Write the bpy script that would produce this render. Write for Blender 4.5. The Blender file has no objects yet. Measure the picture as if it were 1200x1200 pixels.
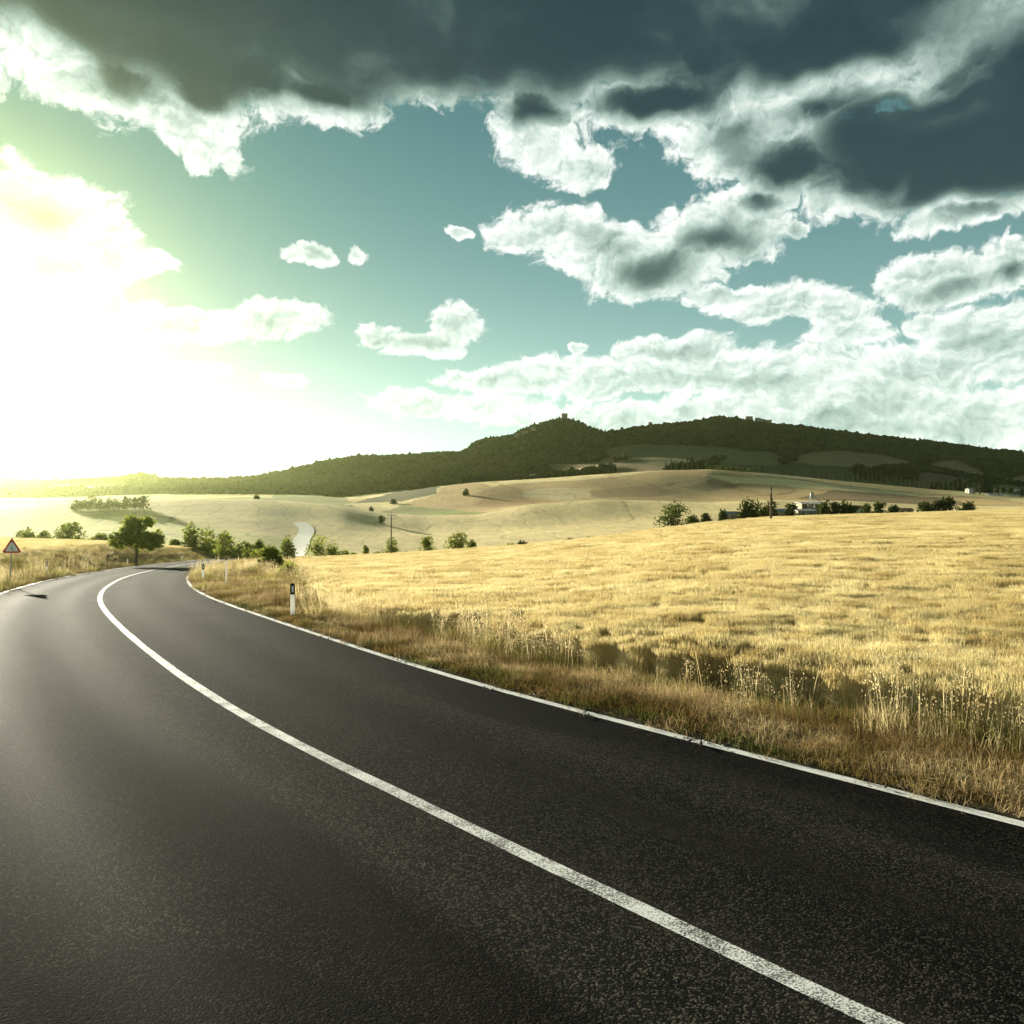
import bpy, math, random
import numpy as np
from mathutils import Vector, Matrix

random.seed(7)
rng = np.random.default_rng(7)
S = bpy.context.scene
COL = S.collection
R = math.radians

# ------------------------------------------------------------------ camera
H = 2.5            # eye height above the road
F = 940.0          # focal length in photograph pixels (1200 wide)
cam = bpy.data.objects.new('camera', bpy.data.cameras.new('camera'))
COL.objects.link(cam)
cam.location = (0, 0, H)
cam.rotation_euler = (R(90), 0, 0)
cam.data.sensor_width = 36
cam.data.lens = 36 * F / 1200
cam.data.clip_start = 0.1
cam.data.clip_end = 20000
S.camera = cam

# ------------------------------------------------------------------ light
SUN_AZ, SUN_EL, SUN_E = -37.5, 9.8, 5.0
SKY_STRENGTH, EXPOSURE = 0.05, 1.65
S.view_settings.view_transform = 'Standard'
S.view_settings.look = 'None'
S.view_settings.exposure = EXPOSURE
S.view_settings.gamma = 1
S.view_settings.use_curve_mapping = False

sd = Vector((math.sin(R(SUN_AZ)) * math.cos(R(SUN_EL)), math.cos(R(SUN_AZ)) * math.cos(R(SUN_EL)), math.sin(R(SUN_EL))))
sun = bpy.data.objects.new('sun', bpy.data.lights.new('sun', 'SUN'))
COL.objects.link(sun)
sun.data.energy = SUN_E
sun.data.angle = R(0.6)
sun.data.color = (1.0, 0.93, 0.74)
sun.location = (-200, 300, 150)
sun.rotation_euler = (-sd).to_track_quat('-Z', 'Y').to_euler()

S.cycles.max_bounces = 6
S.cycles.diffuse_bounces = 2
S.cycles.glossy_bounces = 2
S.cycles.transmission_bounces = 3
S.cycles.transparent_max_bounces = 6
S.cycles.volume_bounces = 0
S.cycles.use_denoising = True
S.cycles.sample_clamp_indirect = 4


class NT:
    """small helper round a node tree"""
    def __init__(s, tree):
        s.t = tree; s.n = tree.nodes; s.l = tree.links

    def put(s, sock, v):
        if isinstance(v, bpy.types.NodeSocket):
            s.l.new(v, sock)
        elif v is not None:
            sock.default_value = v

    def math(s, op, a, b=None, c=None, clamp=False):
        n = s.n.new('ShaderNodeMath'); n.operation = op; n.use_clamp = clamp
        s.put(n.inputs[0], a); s.put(n.inputs[1], b); s.put(n.inputs[2], c)
        return n.outputs[0]

    def vmath(s, op, a, b=None, c=None):
        n = s.n.new('ShaderNodeVectorMath'); n.operation = op
        s.put(n.inputs[0], a); s.put(n.inputs[1], b)
        if op == 'SCALE':
            s.put(n.inputs[3], c)
        else:
            s.put(n.inputs[2], c)
        return n.outputs['Value'] if op in ('LENGTH', 'DOT_PRODUCT', 'DISTANCE') else n.outputs['Vector']

    def rng(s, v, a, b, c=0.0, d=1.0, smooth=True):
        n = s.n.new('ShaderNodeMapRange'); n.interpolation_type = 'SMOOTHSTEP' if smooth else 'LINEAR'
        s.put(n.inputs[0], v)
        for i, q in enumerate((a, b, c, d)):
            s.put(n.inputs[i + 1], q)
        return n.outputs[0]

    def voro(s, vec, scale, detail=2.0, rough=.5):
        n = s.n.new('ShaderNodeTexVoronoi'); n.voronoi_dimensions = '2D'; n.feature = 'F1'
        s.put(n.inputs['Vector'], vec)
        n.inputs['Scale'].default_value = scale; n.inputs['Detail'].default_value = detail
        n.inputs['Roughness'].default_value = rough; n.inputs['Lacunarity'].default_value = 2.3
        n.normalize = True
        return n.outputs['Distance']

    def noise(s, vec, scale, detail=4, rough=0.55, dist=0.0, color=False, dims='3D'):
        n = s.n.new('ShaderNodeTexNoise'); n.noise_dimensions = dims
        s.put(n.inputs['Vector'], vec)
        n.inputs['Scale'].default_value = scale
        n.inputs['Detail'].default_value = detail
        n.inputs['Roughness'].default_value = rough
        n.inputs['Distortion'].default_value = dist
        return n.outputs[1 if color else 0]

    def mix(s, f, a, b, mode='MIX'):
        n = s.n.new('ShaderNodeMix'); n.data_type = 'RGBA'; n.blend_type = mode
        s.put(n.inputs[0], f)
        s.put(n.inputs[6], a if isinstance(a, bpy.types.NodeSocket) else (*a, 1))
        s.put(n.inputs[7], b if isinstance(b, bpy.types.NodeSocket) else (*b, 1))
        return n.outputs[2]

    def ramp(s, v, stops, mode='LINEAR'):
        n = s.n.new('ShaderNodeValToRGB'); n.color_ramp.interpolation = mode
        e = n.color_ramp.elements
        while len(e) < len(stops):
            e.new(0.5)
        for i, (p, c) in enumerate(stops):
            e[i].position = p; e[i].color = (*c, 1)
        s.put(n.inputs[0], v)
        return n.outputs[0]

    def geo(s):
        return s.n.new('ShaderNodeNewGeometry').outputs['Position']


# ------------------------------------------------------------------ sky
def azel(x, y):
    return math.atan((x - 600) / F), math.atan((600 - y) / F * math.cos(math.atan((x - 600) / F)))


def build_world():
    w = bpy.data.worlds.new('World'); S.world = w; w.use_nodes = True
    T = NT(w.node_tree)
    bg = T.n['Background']
    sk = T.n.new('ShaderNodeTexSky'); sk.sky_type = 'NISHITA'; sk.sun_disc = False
    sk.sun_elevation = R(SUN_EL); sk.sun_rotation = R(SUN_AZ)
    sk.air_density = 1.0; sk.dust_density = 0.6; sk.ozone_density = 1.5
    UNIT = 1.0 / (SKY_STRENGTH * 2 ** EXPOSURE)          # sky value that shows as white
    tc = T.n.new('ShaderNodeTexCoord').outputs['Generated']
    sep = T.n.new('ShaderNodeSeparateXYZ'); T.l.new(tc, sep.inputs[0])
    az = T.math('ARCTAN2', sep.outputs[0], sep.outputs[1])
    el = T.math('ARCSINE', sep.outputs[2])
    cb = T.n.new('ShaderNodeCombineXYZ'); T.l.new(az, cb.inputs[0]); T.l.new(el, cb.inputs[1])
    p = cb.outputs[0]
    # billowing: the outline is broken up at three sizes
    w1 = T.vmath('SUBTRACT', T.noise(p, 8, 2, 0.5, color=True, dims='2D'), (.5, .5, .5))
    w2 = T.vmath('SUBTRACT', T.noise(p, 34, 3, 0.6, color=True, dims='2D'), (.5, .5, .5))
    q = T.vmath('MULTIPLY_ADD', w1, (.045, .032, 0), p)
    q = T.vmath('MULTIPLY_ADD', w2, (.018, .014, 0), q)

    def blob(vec, b):
        cx, cy, rx, ry = b[:4]; rot = b[4] if len(b) > 4 else 0
        a0, e0 = azel(cx, cy)
        s = math.cos(a0) ** 2
        m = T.n.new('ShaderNodeMapping'); m.vector_type = 'TEXTURE'
        T.l.new(vec, m.inputs[0])
        m.inputs['Location'].default_value = (a0, e0, 0)
        m.inputs['Rotation'].default_value = (0, 0, R(-rot))
        m.inputs['Scale'].default_value = (rx / F * s, ry / F * math.sqrt(s) * math.cos(e0) ** 2, 1)
        return T.vmath('LENGTH', m.outputs[0])

    CLOUD = [
        # the dark deck and its ragged lower edge
        (90, -60, 500, 210), (130, 95, 100, 52), (300, 90, 150, 60), (480, 40, 150, 98), (340, 20, 170, 118), (690, 30, 180, 118), (800, 20, 200, 110), (215, 150, 85, 42, 25), (375, 112, 90, 48), (600, -60, 460, 200),
        (620, 140, 70, 65, 20), (680, 195, 46, 32), (770, 120, 130, 38), (900, 60, 300, 120), (860, 165, 75, 62), (965, 112, 110, 60), (235, 105, 80, 45), (1180, 190, 90, 60),
        (930, 190, 90, 55), (1060, 190, 220, 82), (1220, 60, 260, 200), (1130, 250, 110, 18, -3),
        # the big white cumulus in the middle and its neighbours
        (655, 270, 84, 42), (700, 290, 90, 42), (840, 275, 112, 50), (760, 318, 100, 38), (545, 272, 24, 8), (890, 240, 45, 22),
        (920, 355, 92, 30), (850, 345, 50, 18), (1010, 388, 66, 22), (985, 365, 60, 24), (1100, 325, 110, 36, 3), (1185, 310, 70, 40), (930, 268, 18, 10),
        (1150, 388, 78, 34), (1090, 375, 30, 18),
        # left cumulus
        (50, 245, 110, 62), (30, 320, 150, 48), (140, 300, 50, 42), (188, 310, 28, 22),
        (360, 302, 36, 14), (412, 298, 16, 14), (205, 382, 78, 27), (322, 374, 72, 32), (455, 395, 48, 20), (532, 384, 46, 34), (500, 404, 75, 18),
        (670, 405, 16, 7), (75, 376, 30, 13),
        # long banks near the horizon
        (800, 412, 100, 26), (740, 440, 190, 34), (900, 440, 170, 44), (1070, 440, 150, 44), (590, 447, 110, 20), (1190, 420, 80, 40),
        (740, 492, 200, 24), (1000, 487, 220, 40), (1150, 490, 130, 52), (190, 432, 75, 11), (335, 448, 30, 11), (530, 478, 120, 18),
    ]
    Fv = None
    for i, b in enumerate(CLOUD):
        if i and i % 12 == 0:      # chained so that the shader is worked through in short runs
            q = T.vmath('MULTIPLY_ADD', Fv, (1e-6, 0, 0), q)
        d = blob(q, b)
        if Fv is None:
            Fv = d
        else:
            Fv = T.math('SMOOTH_MIN', Fv, d, 0.26)
    Fv = T.math('SUBTRACT', .965, Fv)                       # >0 inside a cloud
    up = T.rng(el, .60, .80, -1.0, 1.0)                     # the deck goes on overhead
    Fv = T.math('MAXIMUM', Fv, up)
    aaz = T.math('ABSOLUTE', az)
    gen = T.math('MULTIPLY', T.math('SUBTRACT', T.noise(T.vmath('MULTIPLY', p, (1, 2.2, 1)), 3.5, 3), .5), 4.0)
    off = T.rng(aaz, .62, .74)
    Fv = T.math('ADD', T.math('MULTIPLY', Fv, T.math('SUBTRACT', 1, off)), T.math('MULTIPLY', T.math('MAXIMUM', gen, up), off))
    # rounded heads: inverted cell distance at several sizes, on warped coordinates
    ws = T.vmath('MULTIPLY_ADD', w2, (.030, .030, 0), T.vmath('MULTIPLY', p, (1, 1.3, 1)))
    ws = T.vmath('MULTIPLY_ADD', w1, (.06, .06, 0), ws)
    v0 = T.voro(ws, 15, 3.0, .62)
    v1 = T.voro(T.vmath('ADD', ws, (-.0045, .0085, 0)), 15, 3.0, .62)
    fb = T.math('SUBTRACT', T.noise(ws, 30, 6, 0.62, dims='2D'), .5)
    G = T.math('ADD', T.math('MULTIPLY_ADD', fb, .60, Fv), T.math('MULTIPLY', T.math('SUBTRACT', .30, v0), 1.1))
    alpha = T.rng(G, -0.02, 0.24)
    relief = T.math('MULTIPLY_ADD', fb, .22, T.math('SUBTRACT', v1, v0))
    relief = T.math('MAXIMUM', T.math('MINIMUM', relief, .25), -.25)
    DARK = [  # (blob, weight): thick undersides; negative = thin bright places
        ((150, 10, 420, 110), .75), ((930, 30, 220, 80), .6), ((880, 165, 110, 60, 20), .38), ((680, 110, 160, 60), .45), ((420, 80, 200, 60), .35), ((960, 170, 140, 60), .4), ((930, 110, 160, 60), .25),
        ((560, -10, 760, 150), 1.0), ((250, 105, 230, 55, 6), .55), ((620, 60, 300, 110), .8), ((1150, 130, 260, 110, 8), .75), ((1010, 215, 210, 50, 4), .75), ((1180, 210, 120, 60), .4),
        ((790, 312, 130, 38, -8), .52), ((860, 290, 70, 30), .25), ((690, 275, 40, 30), .2), ((30, 290, 140, 60), .36), ((20, 240, 90, 40), .2), ((1165, 335, 90, 24), .6), ((1060, 345, 60, 16), .2), ((1180, 400, 90, 22), .25),
        ((800, 462, 200, 14), .16), ((1000, 468, 200, 16), .16), ((820, 415, 90, 14), .15), ((300, 390, 110, 14), .1), ((505, 402, 60, 12), .16), ((1020, 510, 160, 22), .18),
        ((1000, 92, 110, 34, -8), -.55), ((345, 92, 40, 16, 10), -.7), ((40, 55, 80, 36), -.4), ((1070, 208, 80, 16, -10), -.5), ((900, 100, 50, 50), -.3), ((60, 140, 160, 40), -.3),
        ((230, 175, 80, 40, 20), -.5), ((390, 135, 60, 26), -.4), ((640, 170, 80, 60), -.5), ((870, 190, 60, 60), -.4),
    ]
    ps = T.vmath('MULTIPLY_ADD', w1, (.10, .07, 0), p)
    ps = T.vmath('MULTIPLY_ADD', G, (1e-6, 0, 0), ps)
    Dv = None
    for i, (b, wt) in enumerate(DARK):
        if i and i % 10 == 0:
            ps = T.vmath('MULTIPLY_ADD', Dv, (1e-6, 0, 0), ps)
        v = T.rng(blob(ps, b), 1.25, 0.25, 0.0, wt)
        Dv = v if Dv is None else T.math('ADD', Dv, v)
    Dv = T.math('MAXIMUM', Dv, T.rng(el, .55, .75, 0, 1))
    Dv = T.math('MULTIPLY_ADD', off, .35, Dv)
    streak = T.math('SUBTRACT', T.noise(T.vmath('MULTIPLY', ps, (1, 2.2, 1)), 5.5, 5, 0.5, dims='2D'), .5)
    Dv = T.math('MINIMUM', Dv, .80)
    Dv = T.math('MULTIPLY_ADD', streak, T.math('MULTIPLY', Dv, 1.1), Dv)
    inner = T.rng(G, .10, .9, 0, .17)
    deck = None
    for b in [(170, -30, 480, 165, 3), (600, -20, 420, 165), (980, 20, 260, 120), (1130, 165, 230, 90, 6)]:
        v = T.rng(blob(ps, b), 1.12, .55)
        deck = v if deck is None else T.math('MAXIMUM', deck, v)
    deep = T.math('MAXIMUM', deck, T.rng(T.math('MULTIPLY_ADD', G, .35, T.math('MULTIPLY', Fv, .65)), 0.0, .95, 0.0, 1.1))
    dk = T.math('ADD', T.math('MULTIPLY', Dv, deep), inner)
    rel_gain = T.rng(dk, .10, .7, 1.1, .18)
    lum = T.math('MULTIPLY_ADD', relief, rel_gain, T.math('SUBTRACT', 0.95, dk))
    cc = T.ramp(lum, [(0.0, (.012, .026, .038)), (.14, (.022, .042, .052)), (.30, (.070, .108, .104)), (.52, (.24, .33, .295)), (.75, (.56, .68, .62)), (.97, (1.0, 1.04, .99))])
    cc = T.vmath('SCALE', cc, None, UNIT)
    # clear sky: the Nishita sky through the photograph's teal grade
    tint = T.mix(T.rng(el, .0, .5), (.40, .74, .62), (.10, .50, .45))
    sky = T.vmath('MULTIPLY', sk.outputs[0], tint)
    # soften the Nishita aureole so that cloud shapes survive in it
    ln = T.vmath('DOT_PRODUCT', sky, (.33, .34, .33))
    sky = T.vmath('SCALE', sky, None, T.math('DIVIDE', 1.0, T.math('MULTIPLY_ADD', T.math('DIVIDE', ln, UNIT), 4.5, 1.0)))
    # bright veil of the low sun: wide halo, strongest along the horizon
    a0 = R(-33)
    dx = T.math('DIVIDE', T.math('SUBTRACT', az, a0), .72)
    dy = T.math('DIVIDE', T.math('SUBTRACT', el, .02), .15)
    rr = T.math('ADD', T.math('MULTIPLY', dx, dx), T.math('MULTIPLY', dy, dy))
    halo = T.math('EXPONENT', T.math('MULTIPLY', rr, -1.0))
    hz = T.vmath('SCALE', (.80, 1.0, .74), None, T.math('MULTIPLY', halo, UNIT * .50))
    low = T.math('EXPONENT', T.math('MULTIPLY', T.math('MAXIMUM', el, 0.0), -3.4))
    lo = T.vmath('SCALE', (.42, .66, .62), None, T.math('MULTIPLY', low, UNIT * .86))
    low2 = T.math('MULTIPLY', T.math('EXPONENT', T.math('MULTIPLY', T.math('MAXIMUM', el, 0.0), -8.5)), T.rng(az, -.6, .75, .85, .25))
    lo = T.vmath('ADD', lo, T.vmath('SCALE', (.80, .86, .84), None, T.math('MULTIPLY', low2, UNIT)))
    skyc = T.vmath('ADD', T.vmath('ADD', sky, hz), lo)
    cl = T.vmath('ADD', T.vmath('ADD', cc, T.vmath('SCALE', hz, None, .3)), T.vmath('SCALE', skyc, None, .16))
    out = T.mix(alpha, skyc, cl)
    T.l.new(out, bg.inputs[0])
    bg.inputs[1].default_value = SKY_STRENGTH
    w.cycles.sampling_method = 'MANUAL'
    w.cycles.sample_map_resolution = 1024
    return w


build_world()


# ------------------------------------------------------------------ helpers
def tag(o, label=None, cat=None, group=None, kind=None):
    if label: o['label'] = label
    if cat: o['category'] = cat
    if group: o['group'] = group
    if kind: o['kind'] = kind
    return o


def mesh(name, verts, faces, mat=None, smooth=False):
    me = bpy.data.meshes.new(name)
    verts = np.asarray(verts, np.float32)
    if isinstance(faces, np.ndarray):
        n, k = faces.shape
        me.vertices.add(len(verts)); me.vertices.foreach_set('co', verts.ravel())
        me.loops.add(n * k); me.loops.foreach_set('vertex_index', faces.astype(np.int32).ravel())
        me.polygons.add(n); me.polygons.foreach_set('loop_start', np.arange(0, n * k, k, dtype=np.int32))
        me.update(calc_edges=True)
        if smooth:
            me.polygons.foreach_set('use_smooth', np.ones(n, bool))
    else:
        me.from_pydata([tuple(map(float, v)) for v in verts], [], faces)
        me.update()
        if smooth:
            for pl in me.polygons: pl.use_smooth = True
    if mat: me.materials.append(mat)
    return me


def obj(name, me, parent=None, loc=None, rz=0):
    o = bpy.data.objects.new(name, me); COL.objects.link(o)
    if parent: o.parent = parent
    if loc is not None: o.location = loc
    o.rotation_euler.z = rz
    return o


def empty(name, loc, rz=0, **k):
    o = obj(name, None, None, loc, rz); o.empty_display_size = .3
    return tag(o, **k)


class MB:
    """collects simple solids into one mesh"""
    def __init__(s): s.v = []; s.f = []
    def add(s, v, f):
        b = len(s.v); s.v += [tuple(x) for x in v]; s.f += [tuple(b + i for i in q) for q in f]; return s
    def box(s, x0, x1, y0, y1, z0, z1):
        return s.add([(x0, y0, z0), (x1, y0, z0), (x1, y1, z0), (x0, y1, z0), (x0, y0, z1), (x1, y0, z1), (x1, y1, z1), (x0, y1, z1)],
                     [(0, 3, 2, 1), (4, 5, 6, 7), (0, 1, 5, 4), (1, 2, 6, 5), (2, 3, 7, 6), (3, 0, 4, 7)])
    def tube(s, pts, rad, n=8, cap=True):
        pts = [Vector(p) for p in pts]; rings = []
        for i, p in enumerate(pts):
            d = (pts[min(i + 1, len(pts) - 1)] - pts[max(i - 1, 0)]).normalized()
            a = d.orthogonal().normalized() if abs(d.z) < .99 else Vector((1, 0, 0)); b = d.cross(a)
            r = rad[i] if isinstance(rad, (list, tuple)) else rad
            rings.append([p + (a * math.cos(t) + b * math.sin(t)) * r for t in [2 * math.pi * k / n for k in range(n)]])
        v = [q for g in rings for q in g]; f = []
        for i in range(len(rings) - 1):
            for k in range(n):
                f.append((i * n + k, i * n + (k + 1) % n, (i + 1) * n + (k + 1) % n, (i + 1) * n + k))
        if cap:
            f.append(tuple(range(n))[::-1]); f.append(tuple((len(rings) - 1) * n + k for k in range(n)))
        return s.add(v, f)
    def build(s, name, mat, parent=None, loc=None, smooth=False):
        return obj(name, mesh(name, s.v, s.f, mat, smooth), parent, loc)


def pbr(name, color, rough=0.8, spec=0.3, var=0.15, scale=3.0, bump=0.0, bscale=20.0, metal=0.0):
    m = bpy.data.materials.new(name); m.use_nodes = True
    T = NT(m.node_tree); b = T.n['Principled BSDF']
    g = T.geo()
    n = T.noise(g, scale, 4)
    c = T.mix(n, tuple(c * (1 - var) for c in color), tuple(min(1, c * (1 + var)) for c in color))
    T.l.new(c, b.inputs['Base Color'])
    b.inputs['Roughness'].default_value = rough
    b.inputs['Specular IOR Level'].default_value = spec
    b.inputs['Metallic'].default_value = metal
    if bump:
        bn = T.n.new('ShaderNodeBump'); bn.inputs['Strength'].default_value = bump
        T.l.new(T.noise(g, bscale, 5), bn.inputs['Height']); T.l.new(bn.outputs[0], b.inputs['Normal'])
    return m


def leafy(name, c1, c2, trans=.45, scale=.6, c3=None, rnd=True, transcol=None):
    """thin plant matter: diffuse plus light passing through it"""
    m = bpy.data.materials.new(name); m.use_nodes = True
    T = NT(m.node_tree); T.n.remove(T.n['Principled BSDF'])
    g = T.geo()
    n = T.rng(T.noise(g, scale, 3), .3, .7)
    if rnd:
        oi = T.n.new('ShaderNodeObjectInfo').outputs['Random']
        n = T.math('MULTIPLY_ADD', T.math('SUBTRACT', oi, .5), .6, n, clamp=True)
    c = T.mix(n, c1, c2)
    if c3:
        c = T.mix(T.rng(T.noise(g, scale * .35, 3), .44, .60), c, c3)
    d = T.n.new('ShaderNodeBsdfDiffuse'); t = T.n.new('ShaderNodeBsdfTranslucent'); mx = T.n.new('ShaderNodeMixShader')
    T.l.new(c, d.inputs[0])
    T.l.new(c if transcol is None else T.mix(1.0, c, transcol, 'MULTIPLY'), t.inputs[0])
    mx.inputs[0].default_value = trans
    T.l.new(d.outputs[0], mx.inputs[1]); T.l.new(t.outputs[0], mx.inputs[2])
    T.l.new(mx.outputs[0], T.n['Material Output'].inputs[0])
    return m


# ------------------------------------------------------------------ lie of the land
def zN(Y):
    """height of the road: level here, then running down into the hollow, then up the far side"""
    Y = np.asarray(Y, float)
    a = -0.045 * 4 * (np.logaddexp(0, (Y - 18) / 4) - math.log1p(math.exp(-4.5)))
    return a


RS = np.array([5, 200])
# top-down road path: near part traced, far part crosses the hollow and climbs the hill
_Ys = np.linspace(.8, 400, 60000)
_py = 600 + F * (H - zN(_Ys)) / _Ys


def back(px, py, dz=0.0):
    """photograph point -> point on the near ground (dz above it)"""
    yy = 600 + F * (H - zN(_Ys) - dz) / _Ys
    Y = np.interp(py, yy[::-1], _Ys[::-1])
    return (px - 600) / F * Y, Y


def smooth_path(P, step, it=3):
    P = np.asarray(P, float)
    d = np.r_[0, np.cumsum(np.hypot(*np.diff(P, axis=0).T))]
    n = int(d[-1] / step); t = np.linspace(0, d[-1], n)
    Q = np.c_[np.interp(t, d, P[:, 0]), np.interp(t, d, P[:, 1])]
    return Q


def catmull(P, step=.4):
    P = [np.array(p, float) for p in P]; out = []
    for i in range(len(P) - 1):
        a = P[max(i - 1, 0)]; b = P[i]; c = P[i + 1]; d = P[min(i + 2, len(P) - 1)]
        n = max(2, int(np.hypot(*(c - b)) / step))
        for k in range(n):
            t = k / n
            out.append(.5 * (2 * b + (c - a) * t + (2 * a - 5 * b + 4 * c - d) * t * t + (3 * b - a - 3 * c + d) * t ** 3))
    out.append(P[-1])
    return np.array(out)


cpx = [(1010, 1195), (700, 1047), (480, 938), (300, 852), (200, 785), (146, 741), (121, 714), (117, 700), (127, 687), (154, 674.5), (200, 664.5), (250, 657.5), (300, 652.3)]
Cpts = [back(*p) for p in cpx]
x0, y0 = Cpts[0]; x1, y1 = Cpts[1]
dx, dy = (x0 - x1), (y0 - y1)
pre = [(x0 + dx * 9, y0 + dy * 7.2), (x0 + dx * 5, y0 + dy * 4.4), (x0 + dx * 2, y0 + dy * 1.9)]
post = [(-60, 205), (-76, 280), (-88, 335), (-106, 400), (-165, 470), (-250, 520), (-360, 560)]
CEN = catmull(pre + Cpts + post, .45)
# light smoothing so that the curve runs clean
for _ in range(30):
    CEN[1:-1] = .25 * CEN[:-2] + .5 * CEN[1:-1] + .25 * CEN[2:]
TAN = np.gradient(CEN, axis=0); TAN /= np.linalg.norm(TAN, axis=1)[:, None]
NOR = np.c_[TAN[:, 1], -TAN[:, 0]]           # to the right, i.e. the inner side of the bend
HALF = 3.42


def road_dist(X, Y):
    """signed offset from the centre line (+ = right) and station index, for point arrays"""
    X = np.atleast_1d(np.asarray(X, float)); Y = np.atleast_1d(np.asarray(Y, float))
    best = np.full(X.shape, 1e9); sg = np.zeros(X.shape); idx = np.zeros(X.shape, int)
    st = 3
    for i in range(0, len(CEN), st):
        ddx = X - CEN[i, 0]; ddy = Y - CEN[i, 1]
        d = ddx * ddx + ddy * ddy
        m = d < best
        best[m] = d[m]; idx[m] = i
        sg[m] = (ddx * NOR[i, 0] + ddy * NOR[i, 1])[m]
    b = np.sqrt(best)
    return np.where(np.abs(sg) > b * .3, np.sign(sg) * b, sg), idx


# land seen over land: for a set of columns, the picture row of the ground at each depth
xs = np.array([-500, 0, 100, 200, 300, 345, 400, 450, 500, 560, 620, 700, 770, 830, 900, 1000, 1100, 1200, 1700], float)
WH = .75
KN = {}
KN[130] = [628, 630, 633, 640, 650, 654, 651, 649, 646, 642, 638, 630, 620, 612, 606, 602.5, 599.5, 596.5, 590]
KN[145] = [v + .6 for v in KN[130]]
KN[230] = [640, 640, 640, 645, 650, 652.5, 653, 653, 652, 650, 647, 640, 634, 626, 622, 618, 615, 612, 606]
KN[285] = [630, 630, 630, 632, 640, 650, 649, 648, 647, 645, 642, 634, 628, 622, 617, 612, 608, 605, 600]
KN[350] = [620, 619, 618, 619, 624, 630, 631, 632, 634, 632, 628, 622, 616, 612, 609.5, 606, 601, 596, 592]
KN[400] = [611, 608, 605, 604, 608, 613, 615, 622, 625, 622, 619, 613, 608, 604, 601, 599, 597, 594, 590]
KN[500] = [600, 597, 587, 584.5, 584.8, 587.5, 593, 601.5, 604, 603, 591, 585, 587, 589, 586, 587, 593, 593.5, 592]
KN[540] = [601, 598, 587.5, 585, 585.4, 588, 593.6, 602, 604.5, 603.5, 591.5, 585.6, 587.6, 589.6, 586.6, 587.5, 592.5, 592, 591]
KN[650] = [598, 595, 590, 589, 589, 590, 592, 600, 600, 595, 592, 588, 588.5, 589.5, 586, 584, 588, 588.5, 590]
KN[900] = [585, 584, 583, 580, 580, 581, 584, 580, 572, 565, 562, 556, 551.5, 550, 555, 565, 574, 580.5, 588]
KN[960] = [584, 583, 582, 579, 579, 580, 582, 578, 572, 565, 562, 556.5, 552, 551, 556, 566, 575, 581, 588]
KN[1250] = [576, 574, 573, 572, 571, 570, 566, 560, 556, 550, 545, 537, 530, 528, 529, 540, 552, 562, 575]
SKY_X = np.array([-500, -100, 0, 40, 60, 110, 135, 165, 190, 220, 260, 300, 340, 380, 420, 450, 500, 545, 556, 570, 600, 620, 640, 655, 668, 680, 692, 710, 740, 770, 800, 822, 842, 858, 880, 900, 940, 1000, 1060, 1100, 1150, 1200, 1300, 1700], float)
SKY_Y = np.array([574, 566, 563, 565, 565, 563, 562, 556, 562, 563, 563, 560, 552, 542, 536, 536, 533, 531, 520, 516, 512, 502, 496, 493, 493, 497, 503, 509, 504, 500, 498, 495, 490, 492, 495, 499, 502, 510, 516, 520, 527, 532, 545, 575], float)
NEAR = [4, 10, 18, 26, 34, 45, 60, 90]


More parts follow.
